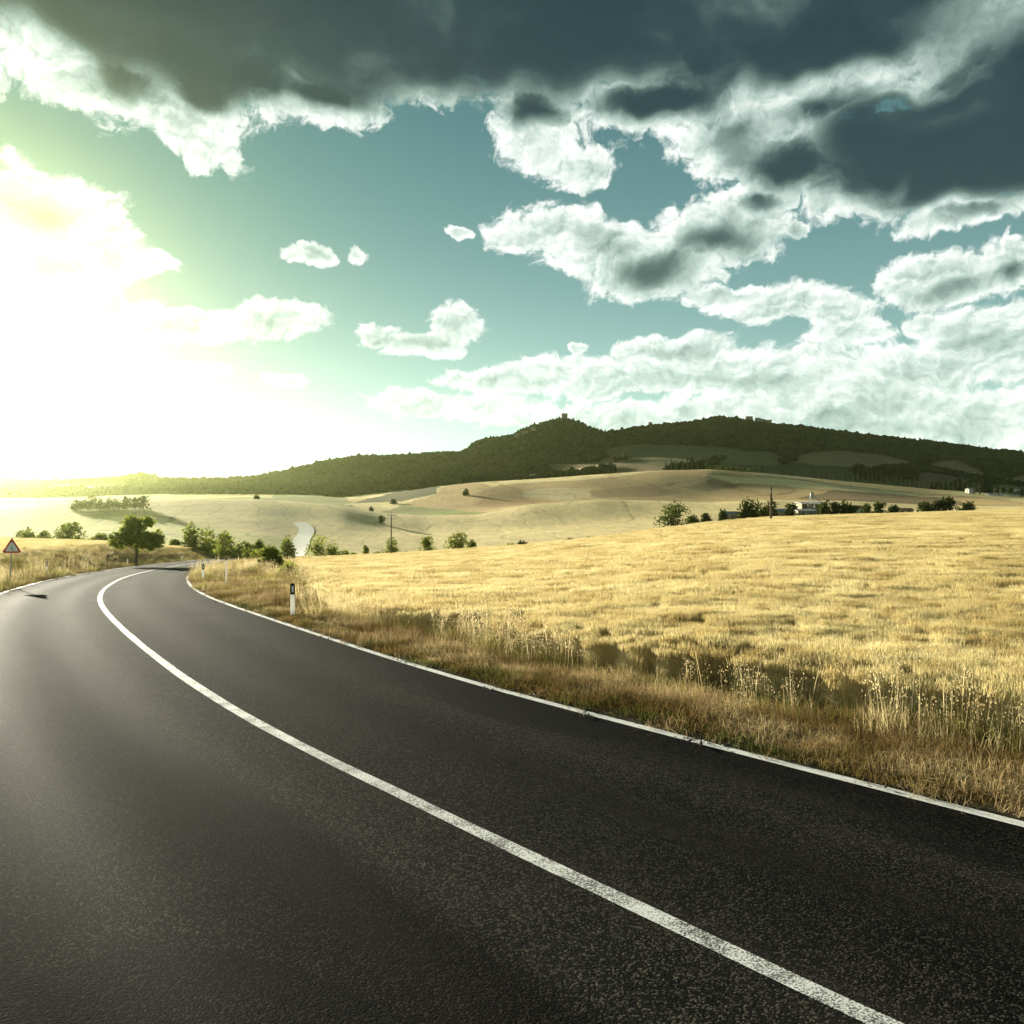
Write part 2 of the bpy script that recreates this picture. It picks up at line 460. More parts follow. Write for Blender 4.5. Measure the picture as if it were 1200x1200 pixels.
def build_table():
    us = (np.linspace(-900, 2100, 1501) - 600) / F
    colx = us * F + 600
    depths = NEAR + sorted(KN) + [1600, 1750, 2300]
    Z = np.zeros((len(depths), len(us)))
    def lerp_cols(v): 
        c = np.interp(colx, xs, v)
        k = np.exp(-np.linspace(-2, 2, 17) ** 2); k /= k.sum()
        return np.convolve(np.pad(c, 8, mode='edge'), k, 'valid')
    top130 = lerp_cols(KN[130])
    z130 = H - (top130 - 600) / F * 130 - WH
    for i, d in enumerate(depths):
        if d in NEAR:
            base = zN(d)
            w = np.clip((d - 12) / (130 - 12), 0, 1)
            base0 = -.3 * np.clip((d - 4) / 5, 0, 1)
            zc = base0 + (z130 - base0) * w
            chan = np.exp(-((colx - 322) / 45) ** 2)
            Z[i] = zc * (1 - chan) + base * chan
            # left bank lies higher than the road
            lf = np.clip((230 - colx) / 120, 0, 1)
            if 26 <= d <= 90:
                zl = np.interp(d, [26, 34, 60, 90], [-.12, -.2, -.85, -1.7])
                Z[i] = Z[i] * (1 - lf) + zl * lf
        elif d in KN:
            c = lerp_cols(KN[d]) if d != 500 else lerp_cols(KN[d])
            Z[i] = H - (c - 600) / F * d - (WH if d in (130, 145) else 0)
        elif d == 1600:
            c = np.interp(colx, SKY_X, SKY_Y)
            k = np.ones(5) / 5; c = np.convolve(np.pad(c, 2, mode='edge'), k, 'valid')
            Z[i] = H - (c + 2.0 - 600) / F * d
        elif d == 1750:
            Z[i] = Z[i - 1] - 12
        else:
            Z[i] = Z[i - 1] * .3
    ld = np.log(depths)
    gl = np.linspace(math.log(4), math.log(2300), 900)
    T = np.zeros((len(gl), len(us)))
    dd = np.array(depths, float); gy = np.exp(gl)
    # monotone cubic in depth keeps crests where they are
    h = np.diff(dd)[:, None]; dl = np.diff(Z, axis=0) / h
    m = np.zeros_like(Z); m[0] = dl[0]; m[-1] = dl[-1]
    prod = dl[:-1] * dl[1:]
    hm = np.where(prod > 0, 2 * dl[:-1] * dl[1:] / (dl[:-1] + dl[1:] + 1e-12), 0)
    m[1:-1] = hm
    for r, y in enumerate(gy):
        i = min(max(np.searchsorted(dd, y) - 1, 0), len(dd) - 2)
        t = min(max((y - dd[i]) / (dd[i + 1] - dd[i]), 0), 1); hh = dd[i + 1] - dd[i]
        T[r] = (2 * t ** 3 - 3 * t ** 2 + 1) * Z[i] + (t ** 3 - 2 * t * t + t) * hh * m[i] + (-2 * t ** 3 + 3 * t * t) * Z[i + 1] + (t ** 3 - t * t) * hh * m[i + 1]
    return us, gl, T


TU, TL, TT = build_table()
STEP = TL[1] - TL[0]


def table(X, Y):
    Yc = np.clip(Y, 4, 2299)
    u = np.clip(X / np.maximum(Y, 4), TU[0], TU[-1])
    a = (u - TU[0]) / (TU[1] - TU[0]); b = (np.log(Yc) - TL[0]) / STEP
    i = np.clip(a.astype(int), 0, len(TU) - 2); j = np.clip(b.astype(int), 0, len(TL) - 2)
    fa = a - i; fb_ = b - j
    return (TT[j, i] * (1 - fa) + TT[j, i + 1] * fa) * (1 - fb_) + (TT[j + 1, i] * (1 - fa) + TT[j + 1, i + 1] * fa) * fb_


def vnoise(X, Y, s, seed=0):
    """cheap smooth value noise for arrays"""
    r = np.random.default_rng(seed).random((64, 64))
    a = X / s; b = Y / s
    i = np.floor(a).astype(int); j = np.floor(b).astype(int)
    fa = a - i; fb_ = b - j
    fa = fa * fa * (3 - 2 * fa); fb_ = fb_ * fb_ * (3 - 2 * fb_)
    g = lambda p, q: r[p % 64, q % 64]
    return (g(i, j) * (1 - fa) + g(i + 1, j) * fa) * (1 - fb_) + (g(i, j + 1) * (1 - fa) + g(i + 1, j + 1) * fa) * fb_


def ground_z(X, Y):
    X = np.atleast_1d(np.asarray(X, float)); Y = np.atleast_1d(np.asarray(Y, float))
    t = table(X, Y)
    near = Y < 190
    z = t.copy()
    if near.any():
        d, _ = road_dist(X[near], Y[near])
        zr = zN(np.maximum(Y[near], 0)) 
        ad = np.abs(d)
        w = np.clip((ad - HALF - .35) / np.where(d > 0, 3.0, 3.0), 0, 1); w = w * w * (3 - 2 * w)
        w = np.where(Y[near] < 3, w * np.clip(Y[near] / 3, 0, 1) * 1.0 + 0, w)
        zt = t[near]
        fade = np.clip((190 - Y[near]) / 40, 0, 1)
        zz = zr * (1 - w) + zt * w
        bump = (vnoise(X[near], Y[near], .8, 1) - .5) * .07 + (vnoise(X[near], Y[near], 2.7, 2) - .5) * .10
        zz += bump * np.clip((ad - HALF - .5) / .8, 0, 1)
        z[near] = zz * fade + zt * (1 - fade)
    return z


def gz(x, y):
    return float(ground_z([x], [y])[0])


def at(px, Y):
    """the ground point at depth Y in the direction of a photograph column"""
    X = (px - 600) / F * Y
    return X, Y, gz(X, Y)


# field boundaries (plan)
iR = [i for i in range(len(CEN)) if -2 < CEN[i, 1] < 20]
RB = [tuple(CEN[i] + NOR[i] * (HALF + 3.15 + .25 * math.sin(i * .11))) for i in iR[::4] if CEN[i, 1] < 15]
far_b = [back(px, py, .45) for px, py in [(428, 706), (398, 693), (378, 680), (364, 669), (354, 661), (347, 656.5)]]
RB = RB + far_b + [(-48, 185), (-50, 230)]
RB = np.array(sorted(RB, key=lambda p: p[1]))
LBi = [i for i in range(len(CEN)) if 12 < CEN[i, 1] < 190]
LB = np.array([CEN[i] - NOR[i] * (HALF + 2.9 + 1.2 * min(1, max(0, (CEN[i, 1] - 30) / 30))) for i in LBi[::4]])
LB = LB[np.argsort(LB[:, 1])]


def right_field(X, Y):
    return X - np.interp(Y, RB[:, 1], RB[:, 0])


def left_field(X, Y):
    d, i = road_dist(X, Y)
    return -d - (HALF + 3.0) - 1.5 * np.clip((Y - 30) / 30, 0, 1)


# ------------------------------------------------------------------ terrain meshes
def inpoly(px, py, poly):
    c = np.zeros(px.shape, bool); n = len(poly)
    for i in range(n):
        xa, ya = poly[i]; xb, yb = poly[(i + 1) % n]
        if ya == yb: continue
        m = ((ya > py) != (yb > py)) & (px < (xb - xa) * (py - ya) / (yb - ya) + xa)
        c ^= m
    return c


PALE = (.70, .57, .28); WHEATC = (.50, .39, .17); TAN = (.46, .33, .15); BROWN = (.17, .12, .055); DKBROWN = (.10, .07, .035)
GREEN = (.22, .24, .06); DKGREEN = (.024, .034, .010); WOOD = (.022, .034, .012); OLIVE = (.085, .085, .03); STRAW = (.52, .42, .22)  # dark browns and greens hold cloud shadow besides soil and crop colour
YGREEN = (.56, .52, .19)

# parcels of land: (depth range, outline as seen, colour with cloud shadow in the dark ones)
PARCELS = [
    ((140, 420), [(-400, 700), (-400, 596), (0, 595), (85, 604), (170, 612), (250, 617), (340, 632), (330, 660)], YGREEN),
    ((520, 1000), [(-400, 600), (-400, 570), (380, 560), (430, 605), (100, 588)], GREEN),
    ((520, 1000), [(-400, 590), (-400, 583), (60, 584), (200, 579), (200, 586)], PALE),
    ((520, 1000), [(60, 581), (180, 576), (320, 577), (320, 583), (180, 584)], YGREEN),
    ((520, 1000), [(400, 592), (440, 583), (520, 566), (560, 556), (520, 575), (470, 586)], PALE),
    ((520, 1000), [(430, 606), (470, 592), (560, 597), (640, 589), (690, 585), (600, 600), (540, 608)], GREEN),
    ((520, 1000), [(410, 590), (450, 580), (500, 570), (515, 566), (512, 578), (470, 588)], OLIVE),
    ((520, 1010), [(512, 578), (520, 566), (560, 563), (575, 570), (700, 560), (800, 549), (870, 552), (960, 566), (1140, 582), (1200, 588), (1200, 600), (560, 600), (470, 592)], TAN),
    ((700, 1010), [(600, 580), (640, 572), (690, 573), (700, 580), (650, 590)], STRAW),
    ((560, 1010), [(800, 571), (830, 562), (870, 563), (860, 572), (830, 576)], (.30, .21, .10)),
    ((560, 1010), [(930, 584), (980, 574), (1060, 576), (1130, 588), (1130, 592), (1000, 591)], BROWN),
    ((560, 1010), [(690, 575), (760, 568), (800, 576), (760, 582), (700, 583)], (.32, .22, .10)),
    ((560, 1010), [(820, 556), (900, 560), (1000, 571), (1120, 583), (1080, 582), (960, 573), (860, 566)], PALE),
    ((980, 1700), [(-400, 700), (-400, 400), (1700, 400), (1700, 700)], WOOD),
    ((980, 1400), [(640, 556), (640, 545), (700, 541), (714, 535), (760, 533), (800, 545), (750, 556)], BROWN),
    ((980, 1500), [(705, 535), (715, 523), (760, 521), (850, 524), (880, 530), (800, 548), (740, 545)], OLIVE),
    ((980, 1400), [(840, 545), (850, 534), (880, 528), (910, 530), (920, 540), (900, 552)], OLIVE),
    ((980, 1400), [(925, 546), (945, 530), (990, 528), (1040, 534), (1075, 545), (1020, 550)], BROWN),
    ((980, 1400), [(820, 562), (840, 546), (940, 543), (1060, 551), (1130, 560), (1200, 577), (1240, 592), (1000, 590)], DKGREEN),
    ((980, 1400), [(560, 570), (600, 560), (640, 553), (700, 545), (690, 552), (640, 562), (600, 572)], PALE),
    ((980, 1400), [(1080, 545), (1120, 538), (1160, 556), (1150, 562)], BROWN),
    ((980, 1400), [(1060, 560), (1090, 553), (1140, 566), (1200, 570), (1240, 580), (1100, 580)], DKBROWN),
    ((980, 1400), [(1150, 562), (1200, 558), (1260, 560), (1200, 568)], BROWN),
    ((980, 1400), [(-100, 577), (60, 570), (100, 566), (200, 570), (120, 575)], GREEN),
]


def land_colour(X, Y, Z):
    px = 600 + F * X / np.maximum(Y, 1); py = 600 + F * (H - Z) / np.maximum(Y, 1)
    jx = (vnoise(X, Y, 26, 11) - .5) * 7 + (vnoise(X, Y, 7, 12) - .5) * 3; jy = (vnoise(X, Y, 34, 13) - .5) * 2.2
    col = np.tile(np.array(PALE), (len(X), 1))
    near = Y < 140
    col[near] = (.20, .15, .07)
    d, _ = road_dist(X, np.minimum(Y, 9999))
    verge = near & (np.abs(d) < HALF + 4)
    n = vnoise(X, Y, 1.3, 5)
    vc = np.array((.30, .23, .12))[None] * (1 - n[:, None]) + np.array((.14, .12, .05))[None] * n[:, None]
    col[verge] = vc[verge]
    for (a, b), poly, c in PARCELS:
        m = (Y > a) & (Y < b) & inpoly(px + jx, py + jy, poly)
        col[m] = c
    # wood: class decides where trees grow
    wood = np.all(np.abs(col - np.array(WOOD)) < 1e-4, axis=1)
    if True:
        far = Y > 140
        k = .80 + .40 * vnoise(X, Y * .6, 45, 21); k *= .9 + .2 * vnoise(X, Y, 9, 22)
        col[far] *= k[far, None]
        # tractor lines and dry gullies
        g = vnoise(X + 40 * vnoise(X, Y, 70, 30), Y * 1.0, 60, 31)
        crease = (np.abs(g - .5) < .010) & (Y > 230) & (Y < 1000) & ~wood
        col[crease] *= .62
        g2 = vnoise(X + 25 * vnoise(X, Y, 40, 33), Y * .5, 38, 34)
        blot = (g2 > .70) & (Y > 560) & (Y < 1000) & ~wood
        col[blot] *= np.array((.82, .74, .66))
    return col, wood


def grid(us, ys):
    U, YY = np.meshgrid(us, ys)
    return (U * YY).ravel(), YY.ravel(), U.shape


def terrain(name, us, ys, mat, skirt=False):
    X, Y, sh = grid(us, ys)
    Z = ground_z(X, Y)
    c, wood = land_colour(X, Y, Z)
    idx = np.arange(len(X)).reshape(sh)
    f = np.stack([idx[:-1, :-1].ravel(), idx[:-1, 1:].ravel(), idx[1:, 1:].ravel(), idx[1:, :-1].ravel()], 1)
    me = mesh(name, np.c_[X, Y, Z], f, mat, True)
    a = me.color_attributes.new('land', 'FLOAT_COLOR', 'POINT')
    a.data.foreach_set('color', np.c_[c, np.ones(len(c))].astype(np.float32).ravel())
    o = obj(name, me); tag(o, kind='structure')
    return o


def land_mat():
    m = bpy.data.materials.new('land'); m.use_nodes = True
    T = NT(m.node_tree); b = T.n['Principled BSDF']
    at_ = T.n.new('ShaderNodeAttribute'); at_.attribute_name = 'land'
    g = T.geo()
    sp = T.n.new('ShaderNodeSeparateXYZ'); T.l.new(g, sp.inputs[0])
    fine = T.noise(g, 6.0, 5, .7)
    rows = T.noise(T.vmath('MULTIPLY', g, (.35, .05, .35)), 1.0, 5, .6)
    c = T.mix(1.0, at_.outputs[0], T.ramp(fine, [(.25, (.62, .62, .62)), (.75, (1.3, 1.3, 1.3))]), 'MULTIPLY')
    # tramlines and drilling rows
    ln = T.math('ADD', T.math('MULTIPLY', sp.outputs[0], .055), T.math('ADD', T.math('MULTIPLY', sp.outputs[1], .020), T.math('MULTIPLY', T.noise(g, .012, 2), 3.5)))
    tram = T.math('ABSOLUTE', T.math('SUBTRACT', T.math('FRACT', ln), .5))
    c = T.mix(T.math('MULTIPLY', T.rng(tram, .0, .05, 1, 0), .28), c, (.12, .09, .04))
    c = T.mix(.8, c, T.ramp(rows, [(.3, (.80, .80, .78)), (.7, (1.15, 1.15, 1.15))]), 'MULTIPLY')
    T.l.new(c, b.inputs['Base Color'])
    b.inputs['Roughness'].default_value = .95; b.inputs['Specular IOR Level'].default_value = .1
    bn = T.n.new('ShaderNodeBump'); bn.inputs['Strength'].default_value = 1.0; bn.inputs['Distance'].default_value = .9
    T.l.new(T.noise(g, 1.6, 8, .8), bn.inputs['Height']); T.l.new(bn.outputs[0], b.inputs['Normal'])
    # stubble and ripe crops have a dry fuzz that catches the low sun
    b.inputs['Sheen Weight'].default_value = .22; b.inputs['Sheen Roughness'].default_value = .5
    T.l.new(T.mix(.15, c, (1, .9, .6)), b.inputs['Sheen Tint'])
    return m


LAND = land_mat()
u_vis = np.r_[np.linspace(-2.2, -.80, 50, endpoint=False), np.linspace(-.80, .80, 700), np.linspace(.8, 2.2, 51)[1:]]
ys0 = np.exp(np.linspace(math.log(2.5), math.log(150), 420))
ys1 = np.exp(np.linspace(math.log(150), math.log(560), 220))
ys2 = np.exp(np.linspace(math.log(560), math.log(1000), 150))
ys3 = np.exp(np.linspace(math.log(1000), math.log(2250), 150))
terrain('ground', u_vis, ys0, LAND)
terrain('field', u_vis, ys1, LAND)
terrain('hill', u_vis, ys2, LAND)
terrain('hill', u_vis, ys3, LAND)
# ground behind and beside the viewpoint
gx = np.linspace(-60, 60, 121); gy_ = np.linspace(-45, 2.5, 60)
GX, GY = np.meshgrid(gx, gy_)
GZ = ground_z(GX.ravel(), GY.ravel()) - .01
cc_, _ = land_colour(GX.ravel(), GY.ravel(), GZ)
ii = np.arange(GX.size).reshape(GX.shape)
me = mesh('ground', np.c_[GX.ravel(), GY.ravel(), GZ], np.stack([ii[:-1, :-1].ravel(), ii[:-1, 1:].ravel(), ii[1:, 1:].ravel(), ii[1:, :-1].ravel()], 1), LAND, True)
a_ = me.color_attributes.new('land', 'FLOAT_COLOR', 'POINT')
a_.data.foreach_set('color', np.c_[np.tile((.2, .15, .07), (GX.size, 1)), np.ones(GX.size)].astype(np.float32).ravel())
tag(obj('ground', me), kind='structure')
me = mesh('terrain', [(-2280, -2250, -16), (2280, -2250, -16), (2280, 2280, -16), (-2280, 2280, -16)], [(0, 1, 2, 3)], pbr('far_soil', (.3, .24, .12), .95, .1, .3, .02))
tag(obj('terrain', me), kind='structure')


# ------------------------------------------------------------------ road
def road_mat():
    m = bpy.data.materials.new('asphalt'); m.use_nodes = True
    T = NT(m.node_tree); b = T.n['Principled BSDF']
    g = T.geo()
    uv = T.n.new('ShaderNodeUVMap').outputs[0]
    sp = T.n.new('ShaderNodeSeparateXYZ'); T.l.new(uv, sp.inputs[0])
    t = sp.outputs[0]                                     # metres across the road
    fine = T.noise(g, 70, 3, .7)
    vor = T.n.new('ShaderNodeTexVoronoi'); vor.inputs['Scale'].default_value = 78; T.l.new(g, vor.inputs['Vector'])
    stone = T.n.new('ShaderNodeSeparateXYZ'); T.l.new(vor.outputs['Color'], stone.inputs[0])
    sp1 = T.rng(stone.outputs[0], .62, 1.0)
    big = T.noise(g, 0.9, 5, .6)
    long_ = T.noise(T.vmath('MULTIPLY', uv, (1.6, .10, 0)), 1.0, 5, .6)
    base = T.mix(T.rng(big, .3, .7), (.005, .005, .0045), (.009, .0085, .0075))
    base = T.mix(T.math('MULTIPLY', sp1, .60), base, (.075, .070, .056))
    base = T.mix(T.rng(long_, .42, .72, 0, .4), base, (.026, .024, .021))
    # tone across the lanes: pale strip by the centre line, darker run-in bands
    tw = T.math('ADD', t, T.math('MULTIPLY', T.math('SUBTRACT', T.noise(g, .35, 3), .5), .5))
    lane = T.ramp(T.math('DIVIDE', T.math('ADD', tw, 4.0), 8.0), [(0.0, (1.0,) * 3), (.10, (.8,) * 3), (.18, (1.3,) * 3), (.30, (.75,) * 3), (.365, (.45,) * 3), (.40, (1.6,) * 3), (.48, (1.5,) * 3), (.56, (1.1,) * 3), (.66, (.7,) * 3), (.76, (1.35,) * 3), (.86, (.6,) * 3), (.93, (.45,) * 3)])
    base = T.mix(1.0, base, lane, 'MULTIPLY')
    # repairs: slightly smoother, blacker rectangles of younger tar
    pat = T.rng(T.noise(T.vmath('MULTIPLY', uv, (.5, .16, 0)), 1.0, 1, .3), .62, .64)
    base = T.mix(T.math('MULTIPLY', pat, .55), base, (.006, .006, .006))
    # the binder joint beside the centre line and a few cracks
    wob = T.math('MULTIPLY', T.math('SUBTRACT', T.noise(g, 1.3, 5, .7), .5), .5)
    for off, wd in ((-1.15, .035), (2.85, .02)):
        dd = T.math('ABSOLUTE', T.math('SUBTRACT', T.math('ADD', t, wob), off))
        k = T.math('MULTIPLY', T.rng(dd, 0.0, wd, 1, 0), T.rng(T.noise(g, .55, 2), .45, .62))
        base = T.mix(T.math('MULTIPLY', k, .8), base, (.006, .006, .006))
    # dusty strip at the outer edge
    edge = T.rng(T.math('ABSOLUTE', t), 3.35, 3.6)
    base = T.mix(T.math('MULTIPLY', edge, T.noise(g, 8, 4)), base, (.16, .13, .08))
    # white scrape marks in the outer lane
    sc = T.math('MULTIPLY', T.rng(T.noise(T.vmath('MULTIPLY', g, (1.2, 9, 1)), 1.0, 4), .70, .78), T.rng(T.vmath('DISTANCE', g, (-8.0, 14.2, 0)), 1.6, .2))
    base = T.mix(sc, base, (.4, .4, .36))
    T.l.new(base, b.inputs['Base Color'])
    track = T.math('MINIMUM', T.math('ABSOLUTE', T.math('SUBTRACT', T.math('ABSOLUTE', T.math('SUBTRACT', T.math('ABSOLUTE', t), 1.7)), .75)), 1)
    rough = T.math('ADD', T.rng(track, 0, .7, .82, .90), T.math('MULTIPLY', T.math('SUBTRACT', long_, .5), .12))
    rough = T.math('MULTIPLY_ADD', T.math('SUBTRACT', fine, .5), .25, rough)
    T.l.new(rough, b.inputs['Roughness'])
    b.inputs['Specular IOR Level'].default_value = .012
    bn = T.n.new('ShaderNodeBump'); bn.inputs['Strength'].default_value = .55; bn.inputs['Distance'].default_value = .006
    hgt = T.math('ADD', fine, T.math('MULTIPLY', vor.outputs['Distance'], -.8))
    T.l.new(hgt, bn.inputs['Height']); T.l.new(bn.outputs[0], b.inputs['Normal'])
    return m


def paint_mat(wear):
    m = bpy.data.materials.new('road_paint'); m.use_nodes = True
    T = NT(m.node_tree); b = T.n['Principled BSDF']
    g = T.geo()
    sp = T.n.new('ShaderNodeSeparateXYZ'); T.l.new(T.n.new('ShaderNodeUVMap').outputs[0], sp.inputs[0])
    n = T.noise(g, 85, 3, .7); n2 = T.noise(g, 3.0, 3)
    k = T.rng(T.math('ADD', n, T.math('MULTIPLY', T.math('SUBTRACT', n2, .5), .42)), .5 - wear, .5 - wear + .06)
    dist = T.vmath('DISTANCE', g, (0, 0, 0))
    c = T.mix(k, (.07, .068, .06), T.mix(T.noise(g, 12, 4), (.60, .60, .56), (.82, .82, .78)))
    T.l.new(c, b.inputs['Base Color'])
    b.inputs['Roughness'].default_value = .6
    bn = T.n.new('ShaderNodeBump'); bn.inputs['Strength'].default_value = .4; bn.inputs['Distance'].default_value = .004
    T.l.new(n, bn.inputs['Height']); T.l.new(bn.outputs[0], b.inputs['Normal'])
    return m


def road_z(i):
    y = CEN[i, 1]
    if y < 150: return zN(max(y, 0))
    zg = ground_z(CEN[i:i + 1, 0], CEN[i:i + 1, 1])[0]
    if y < 190:
        k = (y - 150) / 40
        return zN(y) * (1 - k) + zg * k
    return zg


RZ = np.array([road_z(i) for i in range(len(CEN))])
SAr = np.r_[0, np.cumsum(np.hypot(*np.diff(CEN, axis=0).T))]


def strip(name, t0, t1, lift, mat, parent=None, cols=2, i0=0, i1=None, wig=0):
    i1 = i1 or len(CEN)
    ids = np.arange(i0, i1)
    ts = np.linspace(t0, t1, cols)
    V = []; UV = []
    for j, t in enumerate(ts):
        tt = np.full(len(ids), t)
        if wig and j in (0, cols - 1):
            tt = tt + (vnoise(ids * .45, ids * .0, .9, 77 + j) - .5) * wig
        P = CEN[ids] + NOR[ids] * tt[:, None]
        y_ = P[:, 1]
        zf = ground_z(P[:, 0], y_) + .10
        k = np.clip((y_ - 150) / 30, 0, 1)
        V.append(np.c_[P, zN(np.maximum(y_, 0)) * (1 - k) + zf * k + lift])
        UV.append(np.c_[tt, SAr[ids]])
    V = np.stack(V, 1); UV = np.stack(UV, 1)
    n = len(ids); idx = np.arange(n * cols).reshape(n, cols)
    f = np.stack([idx[:-1, :-1].ravel(), idx[:-1, 1:].ravel(), idx[1:, 1:].ravel(), idx[1:, :-1].ravel()], 1)
    # skirt so that the edge of the asphalt has thickness
    me = mesh(name, V.reshape(-1, 3), f, mat, True)
    uvl = me.uv_layers.new(name='UVMap')
    uvl.data.foreach_set('uv', UV.reshape(-1, 2)[f.ravel()].astype(np.float32).ravel())
    o = obj(name, me, parent)
    return o


iend = int(np.argmax(CEN[:, 1] > 196))
ROAD = strip('road', -HALF - .38, HALF + .16, .020, road_mat(), None, 9, i1=iend, wig=.08)
GLARE_ROAD = strip('glare_road', -3.5, 3.5, .05, pbr('road_glare_pale', (.80, .77, .66), .9, .2, .10, 1.0), None, 5, i0=iend - 2, i1=int(np.argmax(CEN[:, 1] > 402)), wig=.3)  # far end of the same road, with sun glare put into its pale colour
tag(GLARE_ROAD, kind='structure')
tag(ROAD, kind='structure')
nline = int(np.searchsorted(CEN[:, 1] * 0 + np.arange(len(CEN)), len(CEN)))
strip('centre_line', -.07, .07, .024, paint_mat(.05), ROAD, 2, i1=iend, wig=.012)
strip('edge_line', HALF - .14, HALF, .024, paint_mat(.16), ROAD, 2, i1=iend, wig=.010)
strip('edge_line', -HALF, -HALF + .14, .024, paint_mat(.16), ROAD, 2, i1=iend, wig=.010)


# ------------------------------------------------------------------ plants instanced by geometry nodes
def blades(n, size, h0, h1, w, lean, seed, segs=2, droop=.3, round_=False):
    r = np.random.default_rng(seed); V = []; Fc = []
    for k in range(n):
        x, y = (r.random(2) - .5) * size
        h = h0 + (h1 - h0) * r.random() ** .8; a = r.random() * 6.283
        l = lean * (r.random() ** 1.3) * h; la = r.random() * 6.283
        dx, dy = math.cos(a) * w / 2, math.sin(a) * w / 2
        lx, ly = math.cos(la) * l, math.sin(la) * l
        b = len(V)
        m = .55
        V += [(x - dx, y - dy, -.03), (x + dx, y + dy, -.03), (x - dx * .7 + lx * .35, y - dy * .7 + ly * .35, h * m), (x + dx * .7 + lx * .35, y + dy * .7 + ly * .35, h * m), (x + lx, y + ly, h * (1 - droop * (l / h) ** 1))]
        Fc += [(b, b + 1, b + 3), (b, b + 3, b + 2), (b + 2, b + 3, b + 4)]
    return V, Fc


def wheat_patch(n, size, seed, ears=True):
    r = np.random.default_rng(seed); V = []; Fc = []
    for k in range(n):
        x, y = (r.random(2) - .5) * size
        h = WH * (.92 + .12 * r.random()); a = r.random() * 6.283
        la = r.random() * 6.283; l = .10 * r.random()
        lx, ly = math.cos(la) * l, math.sin(la) * l
        w = .0045
        dx, dy = math.cos(a) * w, math.sin(a) * w
        b = len(V); hh = h - .10
        V += [(x - dx, y - dy, 0), (x + dx, y + dy, 0), (x + lx, y + ly, hh)]
        Fc += [(b, b + 1, b + 2)]
        # a dry leaf
        if r.random() < .7:
            b = len(V); z = hh * (.35 + .5 * r.random()); q = r.random() * 6.283; s = .12 + .1 * r.random()
            V += [(x, y, z), (x + math.cos(q) * s * .5 + dx, y + math.sin(q) * s * .5 + dy, z + .047), (x + math.cos(q) * s, y + math.sin(q) * s, z - .05), (x + math.cos(q) * s * .5 - dx, y + math.sin(q) * s * .5 - dy, z + .040)]
            Fc += [(b, b + 1, b + 3), (b + 1, b + 2, b + 3)]
        # the ear: two crossed spindles with awns on top
        b = len(V); tx, ty = x + lx, y + ly; bx, by = lx * .5, ly * .5
        for aa in (a, a + 1.57):
            ex, ey = math.cos(aa) * .0075, math.sin(aa) * .0075
            b = len(V)
            V += [(tx, ty, hh - .01), (tx + ex + bx * .5, ty + ey + by * .5, hh + .04), (tx + bx * 1.3, ty + by * 1.3, hh + .135), (tx - ex + bx * .5, ty - ey + by * .5, hh + .04)]
            Fc += [(b, b + 1, b + 2), (b, b + 2, b + 3)]
    return V, Fc


def oat_patch(n, size, seed):
    r = np.random.default_rng(seed); V = []; Fc = []
    for k in range(n):
        x, y = (r.random(2) - .5) * size
        h = .62 + .42 * r.random(); la = r.random() * 6.283; l = .16 * r.random() * h
        lx, ly = math.cos(la) * l, math.sin(la) * l
        w = .0018
        b = len(V)
        V += [(x - w, y, 0), (x + w, y, 0), (x + lx * .5, y + ly * .5, h * .6), (x + lx, y + ly, h)]
        Fc += [(b, b + 1, b + 2), (b + 1, b + 3, b + 2)]
        for j in range(16):
            t = .58 + .42 * r.random(); q = r.random() * 6.283; s = (1.05 - t) * .16 + .01
            cx = x + lx * t + math.cos(q) * s; cy = y + ly * t + math.sin(q) * s; cz = h * t - .01 * r.random()
            sw = .0075; sl = .028; aa = r.random() * 3.14
            b = len(V)
            ex, ey = math.cos(aa) * sw, math.sin(aa) * sw
            V += [(cx, cy, cz), (cx + ex, cy + ey, cz - sl * .5), (cx + ex * .2, cy + ey * .2, cz - sl), (cx - ex, cy - ey, cz - sl * .45)]
            Fc += [(b, b + 1, b + 2), (b, b + 2, b + 3)]
    return V, Fc


